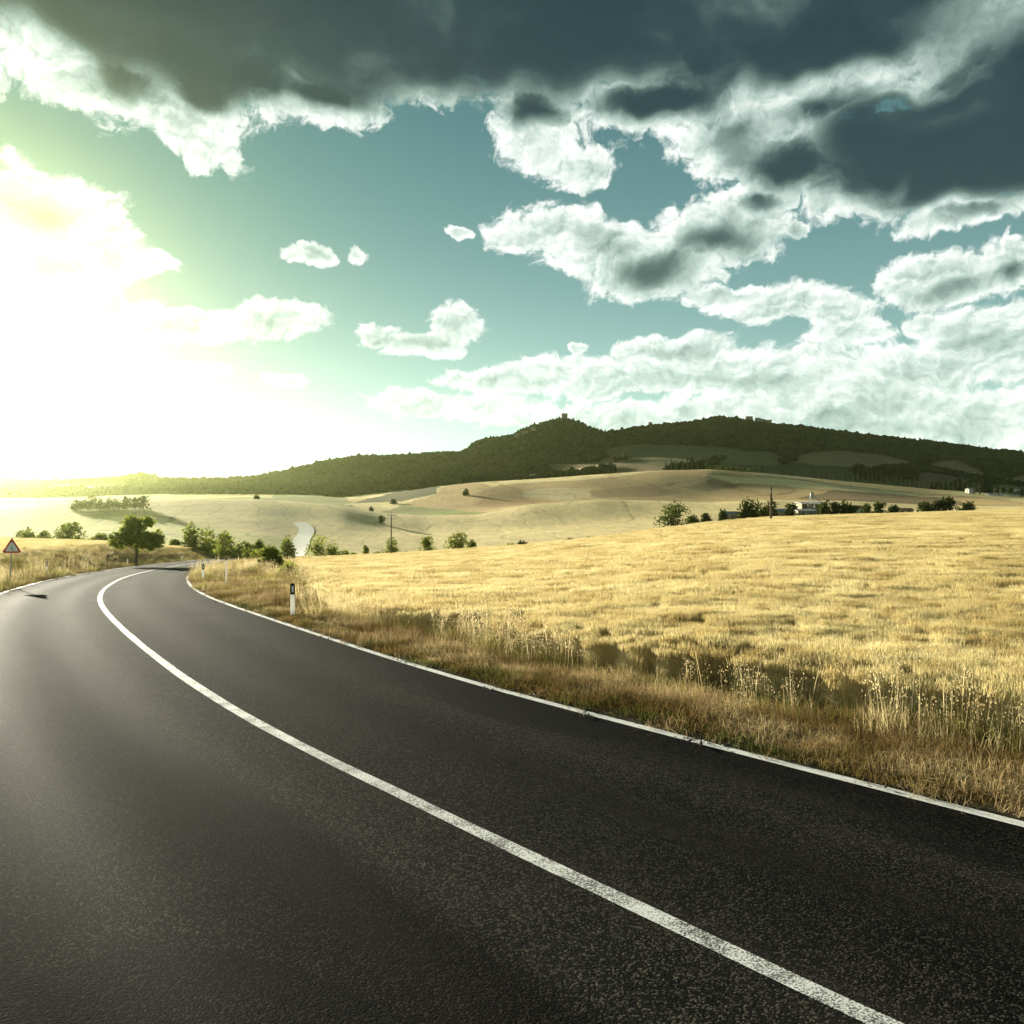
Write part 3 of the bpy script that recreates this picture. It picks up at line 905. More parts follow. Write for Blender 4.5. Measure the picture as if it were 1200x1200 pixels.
def scatter(name, protos, pts, rots, scl, label=None, cat=None, **k):
    """one object whose geometry nodes set a plant tuft on each of its points"""
    pc = bpy.data.collections.new(name + '_tufts')
    for i, (V, Fc, mat) in enumerate(protos):
        me = mesh('tuft', np.array(V), np.array(Fc, int), mat)
        pc.objects.link(bpy.data.objects.new('tuft', me))
    n = len(pts)
    me = bpy.data.meshes.new(name); me.vertices.add(n)
    me.vertices.foreach_set('co', np.asarray(pts, np.float32).ravel())
    a = me.attributes.new('rot', 'FLOAT_VECTOR', 'POINT'); a.data.foreach_set('vector', np.asarray(rots, np.float32).ravel())
    a = me.attributes.new('scl', 'FLOAT_VECTOR', 'POINT'); a.data.foreach_set('vector', np.asarray(scl, np.float32).ravel())
    a = me.attributes.new('pick', 'INT', 'POINT'); a.data.foreach_set('value', rng.integers(0, len(protos), n).astype(np.int32))
    o = obj(name, me)
    g = bpy.data.node_groups.new(name, 'GeometryNodeTree')
    g.interface.new_socket('Geometry', in_out='INPUT', socket_type='NodeSocketGeometry')
    g.interface.new_socket('Geometry', in_out='OUTPUT', socket_type='NodeSocketGeometry')
    N = g.nodes; L = g.links
    gi = N.new('NodeGroupInput'); go = N.new('NodeGroupOutput')
    ip = N.new('GeometryNodeInstanceOnPoints'); ci = N.new('GeometryNodeCollectionInfo')
    ci.inputs['Collection'].default_value = pc; ci.inputs['Separate Children'].default_value = True; ci.inputs['Reset Children'].default_value = True
    def attr(nm, ty):
        q = N.new('GeometryNodeInputNamedAttribute'); q.data_type = ty; q.inputs[0].default_value = nm; return q.outputs[0]
    L.new(gi.outputs[0], ip.inputs['Points']); L.new(ci.outputs[0], ip.inputs['Instance'])
    ip.inputs['Pick Instance'].default_value = True
    L.new(attr('pick', 'INT'), ip.inputs['Instance Index'])
    er = N.new('FunctionNodeEulerToRotation'); L.new(attr('rot', 'FLOAT_VECTOR'), er.inputs[0]); L.new(er.outputs[0], ip.inputs['Rotation'])
    L.new(attr('scl', 'FLOAT_VECTOR'), ip.inputs['Scale'])
    L.new(ip.outputs[0], go.inputs[0])
    md = o.modifiers.new('tufts', 'NODES'); md.node_group = g
    tag(o, label, cat, kind='stuff')
    return o


def rotscale(n, s0, s1, tilt=0.06, zj=.15):
    rt = np.c_[(rng.random(n) - .5) * tilt * 2, (rng.random(n) - .5) * tilt * 2, rng.random(n) * 6.283]
    s = s0 + (s1 - s0) * rng.random(n)
    return rt, np.c_[s, s, s * (1 + (rng.random(n) - .5) * 2 * zj)]


M_WHEAT = leafy('wheat_straw', (.66, .55, .28), (.84, .74, .44), .45, .25, rnd=False)
M_WHEAT_D = leafy('wheat_straw_dark', (.56, .44, .20), (.78, .65, .35), .42, .5, rnd=False)
M_DRY = leafy('dry_grass', (.26, .17, .07), (.62, .48, .26), .35, 1.6, c3=(.17, .11, .04))
M_OAT = leafy('oat_straw', (.44, .33, .16), (.76, .64, .38), .45, 2.5)
M_GREEN = leafy('green_grass', (.035, .060, .010), (.11, .13, .03), .4, 1.0, c3=(.22, .15, .05))
M_TALLG = leafy('tall_green_grass', (.10, .11, .02), (.28, .25, .07), .5, .9)


def cells(x0, x1, y0, y1, s):
    xs_ = np.arange(x0, x1, s); ys_ = np.arange(y0, y1, s)
    a, b = np.meshgrid(xs_, ys_); a = a.ravel(); b = b.ravel()
    return a + (rng.random(len(a)) - .5) * s, b + (rng.random(len(b)) - .5) * s


def in_view(X, Y, m=.06):
    return (Y > 1.0) & (np.abs(X / np.maximum(Y, .1)) < .64 + m + 1.0 / np.maximum(Y, 1))


def make_wheat(name, label, side):
    out = []
    for y0_, y1_, s in ((3, 19, .38), (19, 34, .62), (34, 70, 1.1), (70, 146, 2.1)):
        X, Y = cells(-120, 110, y0_, y1_, s)
        m = in_view(X, Y); X = X[m]; Y = Y[m]
        inside = right_field(X, Y) if side > 0 else left_field(X, Y)
        m = inside > s * .25
        if side < 0: m &= (Y > 16) & (X < -10)
        X = X[m]; Y = Y[m]
        d, _ = road_dist(X, Y)
        m = (d > HALF + 2) if side > 0 else (d < -HALF - 2); X = X[m]; Y = Y[m]
        out.append((X, Y, np.full(len(X), s / 1.0)))
    X = np.concatenate([o[0] for o in out]); Y = np.concatenate([o[1] for o in out]); s = np.concatenate([o[2] for o in out])
    # tractor tracks: lanes of missing stalks along the field
    dt = right_field(X, Y) if side > 0 else left_field(X, Y)
    lane = ((dt + 3 * vnoise(X, Y, 30, 9)) % 13.0)
    keep = ~((lane < .42) & (Y < 60) & (Y > 14))
    X, Y, s = X[keep], Y[keep], s[keep]
    Z = ground_z(X, Y)
    n = len(X); rt, sc = rotscale(n, 1, 1, .03, .02)
    sc[:, 0] = s * 1.25; sc[:, 1] = s * 1.25
    sc[:, 2] *= .94 + .10 * vnoise(X, Y, 6, 4)
    dt = right_field(X, Y) if side > 0 else left_field(X, Y)
    sc[:, 2] *= .74 + .26 * np.clip(dt / 1.1, 0, 1) + .10 * (vnoise(X, Y, .5, 6) - .5)
    rt[:, :2] += ((rng.random((n, 2)) - .5) * .5) * (dt < 1.0)[:, None] 
    protos = [(*wheat_patch(400, 1.0, 30 + i), m_) for i, m_ in enumerate((M_WHEAT, M_WHEAT, M_WHEAT_D))]
    print(name, n)
    return scatter(name, protos, np.c_[X, Y, Z], rt, sc, label, 'wheat')


make_wheat('wheat_crop', 'ripe golden wheat filling the wide field right of the road', 1)
make_wheat('wheat_crop', 'hazy sunlit wheat on the bank left of the road', -1)


def verge_points(s, y0_, y1_, fn):
    X, Y = cells(-75, 14, y0_, y1_, s)
    m = in_view(X, Y); X = X[m]; Y = Y[m]
    d, _ = road_dist(X, Y)
    e = np.abs(d) - HALF            # distance outside the edge line
    rf = right_field(X, Y); lf = left_field(X, Y)
    inside = np.where(d > 0, rf < .35, lf < .5)
    pr = fn(X, Y, e, np.where(d > 0, -rf, -lf), d)
    m = (e > .13) & inside & (rng.random(len(X)) < pr)
    return X[m], Y[m], d[m], e[m]


def verge(name, label, spec, protos, s0, s1, cat='grass', tilt=.1, hz=None):
    A = []
    for s, a, b, fn in spec:
        X, Y, d, e = verge_points(s, a, b, fn)
        A.append(np.c_[X, Y, np.full(len(X), s), d, e])
    A = np.concatenate(A)
    Z = ground_z(A[:, 0], A[:, 1])
    rt, sc = rotscale(len(A), s0, s1, tilt, .25)
    k = np.clip(A[:, 2] / spec[0][0], 1, 3) ** .6
    sc[:, 0] *= k; sc[:, 1] *= k
    if hz is not None:
        sc[:, 2] *= hz(A[:, 0], A[:, 1], A[:, 4])
    print(name, len(A))
    return scatter(name, protos, np.c_[A[:, 0], A[:, 1], Z], rt, sc, label, cat)


n1 = lambda X, Y: vnoise(X, Y, 1.1, 41)
n2 = lambda X, Y: vnoise(X, Y, 3.3, 42)
sm = lambda v, a, b: np.clip((v - a) / (b - a), 0, 1)

verge('dry_grass', 'matted dry straw grass covering the road verge',
      [(.17, 3, 30, lambda X, Y, e, w, d: sm(e, .05, .35) * .95), (.30, 30, 60, lambda X, Y, e, w, d: .9 + e * 0), (.7, 60, 170, lambda X, Y, e, w, d: .8 + e * 0)],
      [(*blades(80, .46, .05, .24, .006, 2.6, 50 + i, droop=.34), M_DRY) for i in range(4)], .7, 1.25, tilt=.25,
      hz=lambda X, Y, e: .45 + 1.1 * n1(X, Y) * sm(e, .2, 1.4) + .3 * n2(X, Y))
verge('green_grass', 'short green grass growing along the white edge line',
      [(.15, 3, 30, lambda X, Y, e, w, d: (.25 + .75 * (n1(X, Y) > .42)) * sm(1.15 + .7 * n2(X, Y) - e, 0, .5) * .9), (.3, 30, 70, lambda X, Y, e, w, d: .3 * sm(1.5 - e, 0, .6))],
      [(*blades(60, .26, .04, .13, .007, 1.4, 60 + i, droop=.4), M_GREEN) for i in range(3)], .7, 1.3, tilt=.1)
verge('tall_grass', 'tall straw coloured grass standing in the ditch beside the wheat',
      [(.22, 3, 30, lambda X, Y, e, w, d: sm(1.7 - w, 0, .9) * .9), (.4, 30, 60, lambda X, Y, e, w, d: np.where(d > 0, .75 * (n2(X, Y) > .35), .8)), (.8, 60, 170, lambda X, Y, e, w, d: .7 + 0 * e)],
      [(*blades(46, .40, .18, .46, .006, .9, 70 + i, droop=.3), m_) for i, m_ in enumerate((M_TALLG, M_WHEAT_D, M_TALLG, M_DRY))], .75, 1.2,
      hz=lambda X, Y, e: .6 + .8 * n2(X, Y))
verge('wild_oats', 'pale wild oats with nodding seed heads in front of the wheat',
      [(.26, 3, 30, lambda X, Y, e, w, d: np.where(d > 0, sm(1.35 - w, 0, .8) * sm(n2(X, Y), .05, .5) * .5, 0)), (.6, 30, 70, lambda X, Y, e, w, d: np.where(d > 0, .7 * (n2(X, Y) > .5), .2))],
      [(*oat_patch(7, .4, 80 + i), M_OAT) for i in range(4)], .8, 1.1, cat='wild oats', hz=lambda X, Y, e: .75 + .4 * n1(X, Y))


def pebbles(n, seed):
    r = np.random.default_rng(seed); V = []; Fc = []
    for k in range(n):
        x, y = (r.random(2) - .5) * .35; q = .006 + .016 * r.random() ** 2
        b = len(V)
        pts = np.array([(1, 0, 0), (.2, 1, 0), (-1, .3, 0), (-.4, -1, 0), (.1, .1, .9), (0, 0, -.4)]) + r.normal(size=(6, 3)) * .18
        V += [tuple(np.array((x, y, .3 * q)) + w * q) for w in pts]
        Fc += [(b, b + 1, b + 4), (b + 1, b + 2, b + 4), (b + 2, b + 3, b + 4), (b + 3, b, b + 4), (b + 1, b, b + 5), (b + 3, b + 2, b + 5)]
    return V, Fc


X_, Y_ = cells(-30, 12, 2, 32, .16)
d_, _i = road_dist(X_, Y_)
e_ = np.abs(d_) - HALF
m_ = in_view(X_, Y_) & (e_ > .04) & (e_ < .75) & (rng.random(len(X_)) < .8 * (vnoise(X_, Y_, .7, 91) > .35))
X_, Y_, e_ = X_[m_], Y_[m_], e_[m_]
rt_p, sc_p = rotscale(len(X_), .7, 1.5, .1, .2)
scatter('loose_gravel', [(*pebbles(16, 95 + i), pbr('gravel_stone', c_, .9, .2, .3, 60)) for i, c_ in enumerate([(.20, .17, .12), (.10, .09, .07), (.34, .31, .25)])],
        np.c_[X_, Y_, np.where(e_ < .16, zN(np.maximum(Y_, 0)) + .022, ground_z(X_, Y_))], rt_p, sc_p, 'loose gravel and crumbs of asphalt along the edge of the road', 'gravel')


# ------------------------------------------------------------------ trees
M_LEAF = [leafy('leaves_bright', (.10, .13, .02), (.26, .29, .05), .6, .5, rnd=True), leafy('leaves_dark', (.018, .028, .009), (.05, .065, .018), .35, .5, rnd=True),  # bright set holds the sun glow on the left trees in its colour
          leafy('leaves_mid', (.035, .052, .012), (.09, .11, .028), .45, .5, rnd=True)]
M_BARK = pbr('bark', (.10, .075, .05), .95, .1, .3, 8, .4, 30)


def crown_mesh(lobes, n, leaf, seed, shape='round'):
    """leaf clumps through the volume of several unequal lobes"""
    r = np.random.default_rng(seed)
    vol = np.array([l[3] * l[4] * l[5] for l in lobes]) ** .75; vol /= vol.sum()
    pick = r.choice(len(lobes), n, p=vol)
    L = np.array(lobes)[pick]
    d = r.normal(size=(n, 3)); d /= np.linalg.norm(d, axis=1)[:, None]
    rad = .45 + .6 * r.random(n) ** .6
    c = L[:, :3] + d * L[:, 3:6] * rad[:, None]
    c += (r.normal(size=(n, 3))) * leaf * .5
    s = leaf * (.5 + r.random(n))
    a = r.normal(size=(n, 3)); a /= np.linalg.norm(a, axis=1)[:, None]
    b = np.cross(a, d); b /= np.linalg.norm(b, axis=1)[:, None] + 1e-6
    V = np.stack([c - a * s[:, None], c - b * s[:, None] * .55, c + a * s[:, None], c + b * s[:, None] * .55], 1).reshape(-1, 3)
    Fc = np.arange(4 * n).reshape(n, 4)
    return V, Fc


def tree(px, Y, w, h, label, name='tree', trunk=.35, mat=2, n=900, leaf=.22, seed=0, lobes=None, z=None, group=None, cat=None, sink=0.0, nl=7):
    """w, h in metres; trunk = share of the height that is bare stem"""
    X, Y, zz = at(px, Y)
    root = empty(name, (X, Y, (zz if z is None else z) - sink), label=label, cat=cat or name.replace('_', ' '), group=group)
    r = random.Random(seed)
    m = MB(); tr = max(.05, h * .028)
    top = h * (trunk + (1 - trunk) * .55)
    m.tube([(0, 0, -.3), (r.uniform(-.05, .05) * h * .3, 0, h * trunk * .6), (r.uniform(-.04, .04) * h, 0, h * trunk), (r.uniform(-.05, .05) * h, 0, top)], [tr * 1.25, tr, tr * .85, tr * .3], 7)
    for k in range(5):
        a = r.uniform(0, 6.28); s = w * .32
        zb = h * (trunk * .85 + .08 * k * (1 - trunk))
        m.tube([(0, 0, zb), (math.cos(a) * s * .5, math.sin(a) * s * .5, zb + h * .14), (math.cos(a) * s, math.sin(a) * s, zb + h * .30 * (1 - trunk) + .1)], [tr * .5, tr * .35, tr * .15], 5)
    m.build('trunk', M_BARK, root)
    if lobes is None:
        lobes = []
        ch = h * (1 - trunk)
        for k in range(nl):
            a = r.uniform(0, 6.28); q = r.uniform(.1, .62) * w / 2
            hz_ = h * trunk + ch * (r.uniform(.22, .8) if trunk > .12 else r.uniform(.10, .74))
            edge = 1 - abs((hz_ - h * trunk) / ch - .45) * .7
            lobes.append((math.cos(a) * q * edge, math.sin(a) * q * edge, hz_, w * r.uniform(.2, .3), w * r.uniform(.2, .3), ch * r.uniform(.18, .26)))
        lobes.append((0, 0, h * trunk + ch * .5, w * .30, w * .30, ch * .46))
        if trunk < .12:
            for sx in (-.27, .0, .27):
                lobes.append((sx * w, 0, ch * .24, w * .24, w * .24, ch * .26))
    V, Fc = crown_mesh(lobes, n, leaf, seed + 5)
    V[:, 2] = np.maximum(V[:, 2], .02)
    obj('crown', mesh('crown', V, Fc, M_LEAF[mat]), root)
    return root


def m_of(pix, Y):
    return pix / F * Y


# ---- left side, in the glare
tree(160, 74, m_of(62, 74), m_of(64, 74), 'large rounded tree with a forked stem beside the outer bend of the road', trunk=.34, n=1900, leaf=.22, seed=3, mat=0, sink=.2,
     lobes=[(-1.5, 0, 2.6, 1.1, 1.1, .75), (1.3, 0, 2.5, 1.2, 1.1, .8), (.0, 0, 3.2, .9, 1, 1.4), (-.4, 0, 4.2, .7, .8, .7), (.9, .2, 4.3, .55, .6, .5), (1.9, 0, 2.8, .6, .7, .6), (-.9, 0, 3.4, .6, .6, .6)])
for i, (px, wpx, hpx, Y, lb) in enumerate([
    (32, 26, 16, 150, 'low bush at the left end of the hedge behind the warning sign'),
    (52, 18, 13, 150, 'small bush between the end bush and the round tree behind the left wheat'),
    (82, 34, 23, 140, 'rounded tree behind the left wheat field, left of the large tree'),
    (117, 20, 12, 140, 'little shrub between the rounded tree and the large roadside tree'),
    (223, 22, 33, 135, 'upright leafy tree at the left of the group past the road bend'),
    (243, 26, 33, 135, 'tall leafy tree in the middle of the group past the road bend'),
    (262, 24, 29, 140, 'leafy tree at the right of the group past the road bend'),
    (205, 14, 10, 140, 'low shrub left of the tree group past the road bend'),
    (286, 22, 16, 150, 'low bush just past the tree group where the road disappears'),
    (337, 17, 28, 165, 'narrow upright bush at the left edge of the climbing road'),
    (303, 12, 18, 150, 'thin bush just left of the dense roadside clump')]):
    tree(px, Y, m_of(wpx * 1.25, Y), m_of(hpx + 6, Y), lb, 'bush' if hpx < 20 else 'tree', trunk=.04, n=900, leaf=.26, seed=20 + i, mat=0, sink=.3)
hl = [((x_ - 252) / F * 140, random.uniform(-.6, .6), random.uniform(.4, .9), random.uniform(.8, 1.5), .8, random.uniform(.6, 1.2)) for x_ in np.arange(206, 300, 5)]
tree(252, 138, 1, 1.6, 'low tangled hedge joining the trees past the road bend', 'hedge', trunk=.3, n=2200, leaf=.20, seed=55, mat=0, lobes=hl, sink=.2)
hl = [((x_ - 60) / F * 148, random.uniform(-.6, .6), random.uniform(.3, .7), random.uniform(.8, 1.5), .8, random.uniform(.5, .9)) for x_ in np.arange(18, 100, 5)]
tree(60, 146, 1, 1.4, 'low hedge joining the bushes behind the left wheat', 'hedge', trunk=.3, n=1800, leaf=.20, seed=56, mat=0, lobes=hl, sink=.2)
# dense clump on the inner verge
Xc, Yc_ = (317 - 600) / F * 62, 62
tree(317, 62, m_of(34, 62), m_of(30, 62), 'dense green bush on the inner verge where the road disappears', 'bush', trunk=.02, n=1500, leaf=.16, seed=40, mat=0)
tree(338, 50, 1.4, 1.0, 'low leafy weed patch right of the dense verge bush', 'bush', trunk=.02, n=600, leaf=.10, seed=41, mat=0)
# ---- middle hedge line
for i, (px, wpx, hpx, Y, lb) in enumerate([
    (372, 30, 27, 185, 'broad bright bush on the right edge of the climbing road'),
    (390, 24, 19, 185, 'lower bush leaning on the broad bush right of the climbing road'),
    (404, 14, 8, 185, 'small low shrub at the start of the hedge line'),
    (428, 9, 14, 180, 'narrow pointed shrub in the hedge line left of the utility pole'),
    (459, 24, 22, 180, 'round bushy tree standing behind the pale utility pole'),
    (414, 16, 5, 180, 'flat strip of hedge between the small shrub and the pointed shrub'),
    (441, 14, 5, 180, 'flat strip of hedge between the pointed shrub and the round tree'),
    (477, 18, 5, 180, 'flat strip of hedge right of the round tree'),
    (501, 22, 20, 160, 'compact bush, left one of the pair in the middle of the hedge line'),
    (537, 34, 24, 160, 'broad sprawling bush right of the compact bush'),
    (553, 14, 14, 160, 'thin straggly bush at the right end of the sprawling bush'),
    (598, 22, 7, 165, 'very low bush far out in the pale field, left one'),
    (613, 18, 9, 165, 'very low bush far out in the pale field, second from the left'),
    (668, 18, 8, 170, 'small flat bush near the gully line of the pale field'),
    (691, 12, 6, 170, 'tiny flat bush right of the gully bush')]):
    tree(px, Y, m_of(wpx, Y), m_of(hpx, Y) * 1.1 + .3, lb, 'bush', trunk=.03, n=300 + int(wpx * hpx), leaf=.22, seed=60 + i, mat=0 if px < 600 else 2, sink=-m_of(1, Y))
tree(787, 134, m_of(44, 134), m_of(36, 134), 'large dark bush at the edge of the golden wheat left of the farm', 'bush', trunk=.05, n=1700, leaf=.17, seed=90, mat=2, sink=-.1, nl=11)
# ---- farm trees
FY = 350
for i, (px, wpx, hpx, mt, lb) in enumerate([
    (848, 12, 12, 2, 'small tree left of the little white roofed shed'),
    (872, 20, 22, 1, 'dark tree right beside the little white roofed shed'),
    (886, 26, 24, 2, 'full tree in the middle of the clump left of the wooden pole'),
    (877, 12, 26, 1, 'pointed dark tree rising above the farm clump'),
    (902, 22, 22, 1, 'dark tree hiding the left end of the long farm building'),
    (894, 18, 12, 0, 'bright bush in front of the dark farm clump'),
    (926, 24, 17, 1, 'round dark tree between the two pale farm roofs'),
    (966, 18, 18, 2, 'loose tree right in front of the open barn'),
    (978, 18, 16, 1, 'dark tree second to the right of the open barn'),
    (989, 16, 19, 2, 'airy tree whose top stands clear right of the barn'),
    (998, 16, 12, 1, 'low dark tree beside the small white farmhouse'),
    (1016, 14, 13, 2, 'small tree right of the white farmhouse'),
    (1030, 18, 14, 2, 'wider tree right of the thin field pole'),
    (1047, 14, 9, 1, 'low shrub at the end of the farm hedge'),
    (1084, 22, 11, 1, 'dark shrub at the left of the group below the poplar row'),
    (1098, 18, 12, 1, 'dark shrub in the middle of the group below the poplar row'),
    (1112, 22, 17, 1, 'tallest dark tree of the group below the poplar row'),
    (1135, 20, 8, 1, 'flat dark bush right of the group below the poplar row'),
    (812, 14, 8, 2, 'low shrub between the large dark bush and the farm'),
    (828, 14, 8, 1, 'second low shrub between the large dark bush and the farm')]):
    tree(px, FY - 8, m_of(wpx, FY), m_of(hpx + 4, FY), lb, 'tree' if hpx > 11 else 'bush', trunk=.08, n=520, leaf=.55, seed=100 + i, mat=mt)
# ---- lone trees on the slopes
for i, (px, Y, wpx, hpx, lb) in enumerate([
    (447, 430, 9, 11, 'lone small tree on the pale slope above the utility pole'),
    (546, 760, 9, 9, 'lone tree on the tan slope below the wooded hill'),
    (461, 760, 9, 6, 'small round tree at the edge of the pale strip on the slope'),
    (435, 520, 5, 5, 'tiny tree on the crest where two pale fields meet'),
    (1168, 800, 7, 10, 'stone pine left of two others in front of the long roof'),
    (1176, 800, 7, 11, 'stone pine in the middle of three in front of the long roof'),
    (1184, 800, 7, 11, 'stone pine right of two others in front of the long roof'),
    (1196, 790, 20, 10, 'dark tree at the far right above the wheat crest'),
    (301, 500, 6, 5, 'tiny tree on the bright left hill beside the climbing road')]):
    tree(px, Y, m_of(wpx, Y), m_of(hpx, Y), lb, 'tree', trunk=.25 if 'pine' in lb else .1, n=260, leaf=m_of(1.1, Y), seed=140 + i, mat=1)
# hedge row on the pale hill at left
for i, (px, hpx) in enumerate([(88, 9), (98, 10), (107, 15), (117, 10), (127, 10), (137, 11), (148, 12), (158, 13), (168, 13)]):
    lbs = ['left end', 'second', 'tallest, third', 'fourth', 'fifth', 'sixth', 'seventh', 'eighth', 'right end']
    tree(px, 430, m_of(15, 430), m_of(hpx + 4, 430), '%s tree of the hedge row on the left hill' % lbs[i], 'tree', trunk=.05, n=300, leaf=.6, seed=170 + i, mat=2, group='hedge row trees on the left hill')


# ---- row of slim poplars along the ridge of the tan field
def poplar_mesh(seed, h=11.0, w=2.4):
    r = np.random.default_rng(seed)
    n = 170; t = r.random(n)
    rad = w / 2 * np.sin(np.pi * np.clip(t * .85 + .15, 0, 1)) ** .7
    a = r.random(n) * 6.283; k = .5 + .5 * r.random(n)
    c = np.c_[np.cos(a) * rad * k, np.sin(a) * rad * k, h * (.08 + .92 * t)]
    s = .45 + .35 * r.random(n)
    u = r.normal(size=(n, 3)); u /= np.linalg.norm(u, axis=1)[:, None]; v = np.cross(u, (0, 0, 1.0))
    V = np.stack([c - u * s[:, None] * .6 - (0, 0, .4), c - v * s[:, None] * .5, c + u * s[:, None] * .6 + (0, 0, .4), c + v * s[:, None] * .5], 1).reshape(-1, 3)
    return V, np.arange(4 * n).reshape(n, 4)


pm = [mesh('crown', *poplar_mesh(i), M_LEAF[1]) for i in range(3)]
tm = MB().tube([(0, 0, -1), (0, 0, 5), (0, 0, 9)], [.25, .18, .05], 6)
tmesh = mesh('trunk', tm.v, tm.f, M_BARK)
rowx = list(np.arange(893, 1150, 5.6))
for k, px in enumerate(rowx):
    px = px + random.uniform(-.6, .6)
    Y = 893 - (px - 880) * .05
    X, Y, z = at(px, Y)
    s = random.uniform(.85, 1.1) * (.75 if px < 930 else 1.0)
    root = empty('cypress', (X, Y, z), random.uniform(0, 6), label='slim dark cypress in the long row along the crest of the tan field', cat='cypress', group='cypress row on the crest')
    root.scale = (s, s, s)
    obj('crown', pm[k % 3], root); obj('trunk', tmesh, root)
for k, (px, s, Y) in enumerate([(780, .9, 905), (787, 1.2, 900), (792, 1.0, 910), (800, 1.0, 900), (806, 1.25, 905), (811, 1.3, 900), (818, .8, 905), (828, .9, 900), (1142, 1.1, 800), (1148, 1.25, 800), (616, .9, 1000)]):
    X, Y, z = at(px, Y)
    if px > 1100: lb = 'cypress standing just right of the white house, %s one' % ('left' if px < 1145 else 'right')
    elif px < 700: lb = 'solitary cypress at the foot of the wooded castle hill'
    else: lb = '%s cypress of the group at the left end of the crest, above the large bush' % ['leftmost', 'second', 'third', 'fourth', 'fifth', 'sixth', 'seventh', 'rightmost'][k]
    root = empty('cypress', (X, Y, z), k, label=lb, cat='cypress', group='cypresses in a loose group' if k < 8 else None)
    root.scale = (s * 1.1, s * 1.1, s)
    obj('crown', pm[k % 3], root); obj('trunk', tmesh, root)
# small round trees at the left of the row
for k, px in enumerate(np.arange(833, 892, 6.5)):
    Y = 895
    tree(px, Y, m_of(7, Y), m_of(5.5, Y), 'small round tree on the crest between the cypress group and the cypress row', 'tree', trunk=.15, n=110, leaf=1.0, seed=200 + k, mat=2, group='round trees on the crest')


# ------------------------------------------------------------------ far woods: one mass of crowns
def woods():
    n = 60000
    r = np.random.default_rng(3)
    Y = np.sqrt(r.uniform(1000 ** 2, 1660 ** 2, n)); U = r.uniform(-.74, .74, n); X = U * Y
    Z = ground_z(X, Y)
    col, wood = land_colour(X, Y, Z)
    m = wood & (vnoise(X, Y, 30, 51) > .12)
    X, Y, Z = X[m], Y[m], Z[m]
    # hedges and copses on the slopes below
    hx = []; 
    for x0_, y0_, x1_, y1_, Ya, Yb, num, spread in [(575, 563, 720, 551, 985, 1000, 260, 14), (1000, 545, 1075, 560, 1100, 1160, 500, 30), (640, 563, 720, 552, 1000, 1060, 300, 20), (1090, 556, 1160, 566, 1020, 1080, 260, 20), (480, 574, 500, 571, 930, 960, 40, 8), (540, 566, 600, 561, 940, 960, 110, 6), (200, 579, 320, 578, 960, 980, 160, 10), (720, 540, 735, 538, 1180, 1190, 20, 6), (1150, 575, 1200, 574, 900, 930, 30, 8), (0, 582, 120, 580, 960, 990, 160, 12), (380, 578, 470, 573, 960, 1010, 140, 12)]:
        t = r.random(num)
        px = x0_ + (x1_ - x0_) * t; yy = Ya + (Yb - Ya) * t + r.normal(size=num) * spread
        hx.append(np.c_[(px - 600) / F * yy, yy])
    hx = np.concatenate(hx)
    X = np.r_[X, hx[:, 0]]; Y = np.r_[Y, hx[:, 1]]; Z = np.r_[Z, ground_z(hx[:, 0], hx[:, 1])]
    n = len(X); print('woods', n)
    # lumpy crown: subdivided octahedron with jitter
    base = np.array([(0, 0, 1), (1, 0, .15), (0, 1, .1), (-1, 0, .2), (0, -1, .1), (.6, .6, .7), (-.6, .6, .65), (-.6, -.6, .7), (.6, -.6, .65), (0, 0, -.4)], float)
    tri = np.array([(0, 5, 6), (0, 6, 7), (0, 7, 8), (0, 8, 5), (5, 1, 2), (5, 2, 6), (6, 2, 3), (6, 3, 7), (7, 3, 4), (7, 4, 8), (8, 4, 1), (8, 1, 5), (1, 9, 2), (2, 9, 3), (3, 9, 4), (4, 9, 1)])
    rad = (2.2 + 2.6 * r.random(n) ** 1.6); hh = rad * (.8 + .6 * r.random(n))
    V = base[None] * (1 + .28 * r.normal(size=(n, 10, 1))) + .10 * r.normal(size=(n, 10, 3))
    V = V * np.stack([rad, rad, hh], 1)[:, None]
    V += np.stack([X, Y, Z + hh * .35], 1)[:, None]
    Fc = (tri[None] + (np.arange(n) * 10)[:, None, None]).reshape(-1, 3)
    m_ = leafy('woodland', (.004, .007, .003), (.022, .028, .008), .06, .045, c3=(.032, .030, .012), rnd=False)  # cloud shadow on the ridge is worked into these low crown colours
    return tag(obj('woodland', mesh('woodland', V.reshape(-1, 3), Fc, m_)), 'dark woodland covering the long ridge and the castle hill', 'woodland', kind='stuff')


woods()


# ------------------------------------------------------------------ buildings
M_WALL = pbr('plaster', (.32, .28, .20), .9, .2, .12, 1.5, .2, 10)
M_WHITE = pbr('white_plaster', (.48, .46, .40), .85, .2, .08, 1.5)
M_TIN = pbr('pale_roof', (.28, .28, .27), .55, .4, .10, .8)
M_TILE = pbr('clay_tiles', (.34, .17, .10), .9, .2, .25, 2.5, .3, 6)
M_STONE = pbr('old_stone', (.22, .19, .14), .95, .1, .3, .8, .5, 3)
M_GLASS = pbr('window_glass', (.03, .035, .04), .15, .6, .1)
M_STEEL = pbr('steel', (.35, .35, .34), .5, .5, .1, 5, metal=.6)
M_WOODP = pbr('weathered_wood', (.13, .095, .06), .9, .15, .35, 6, .4, 40)


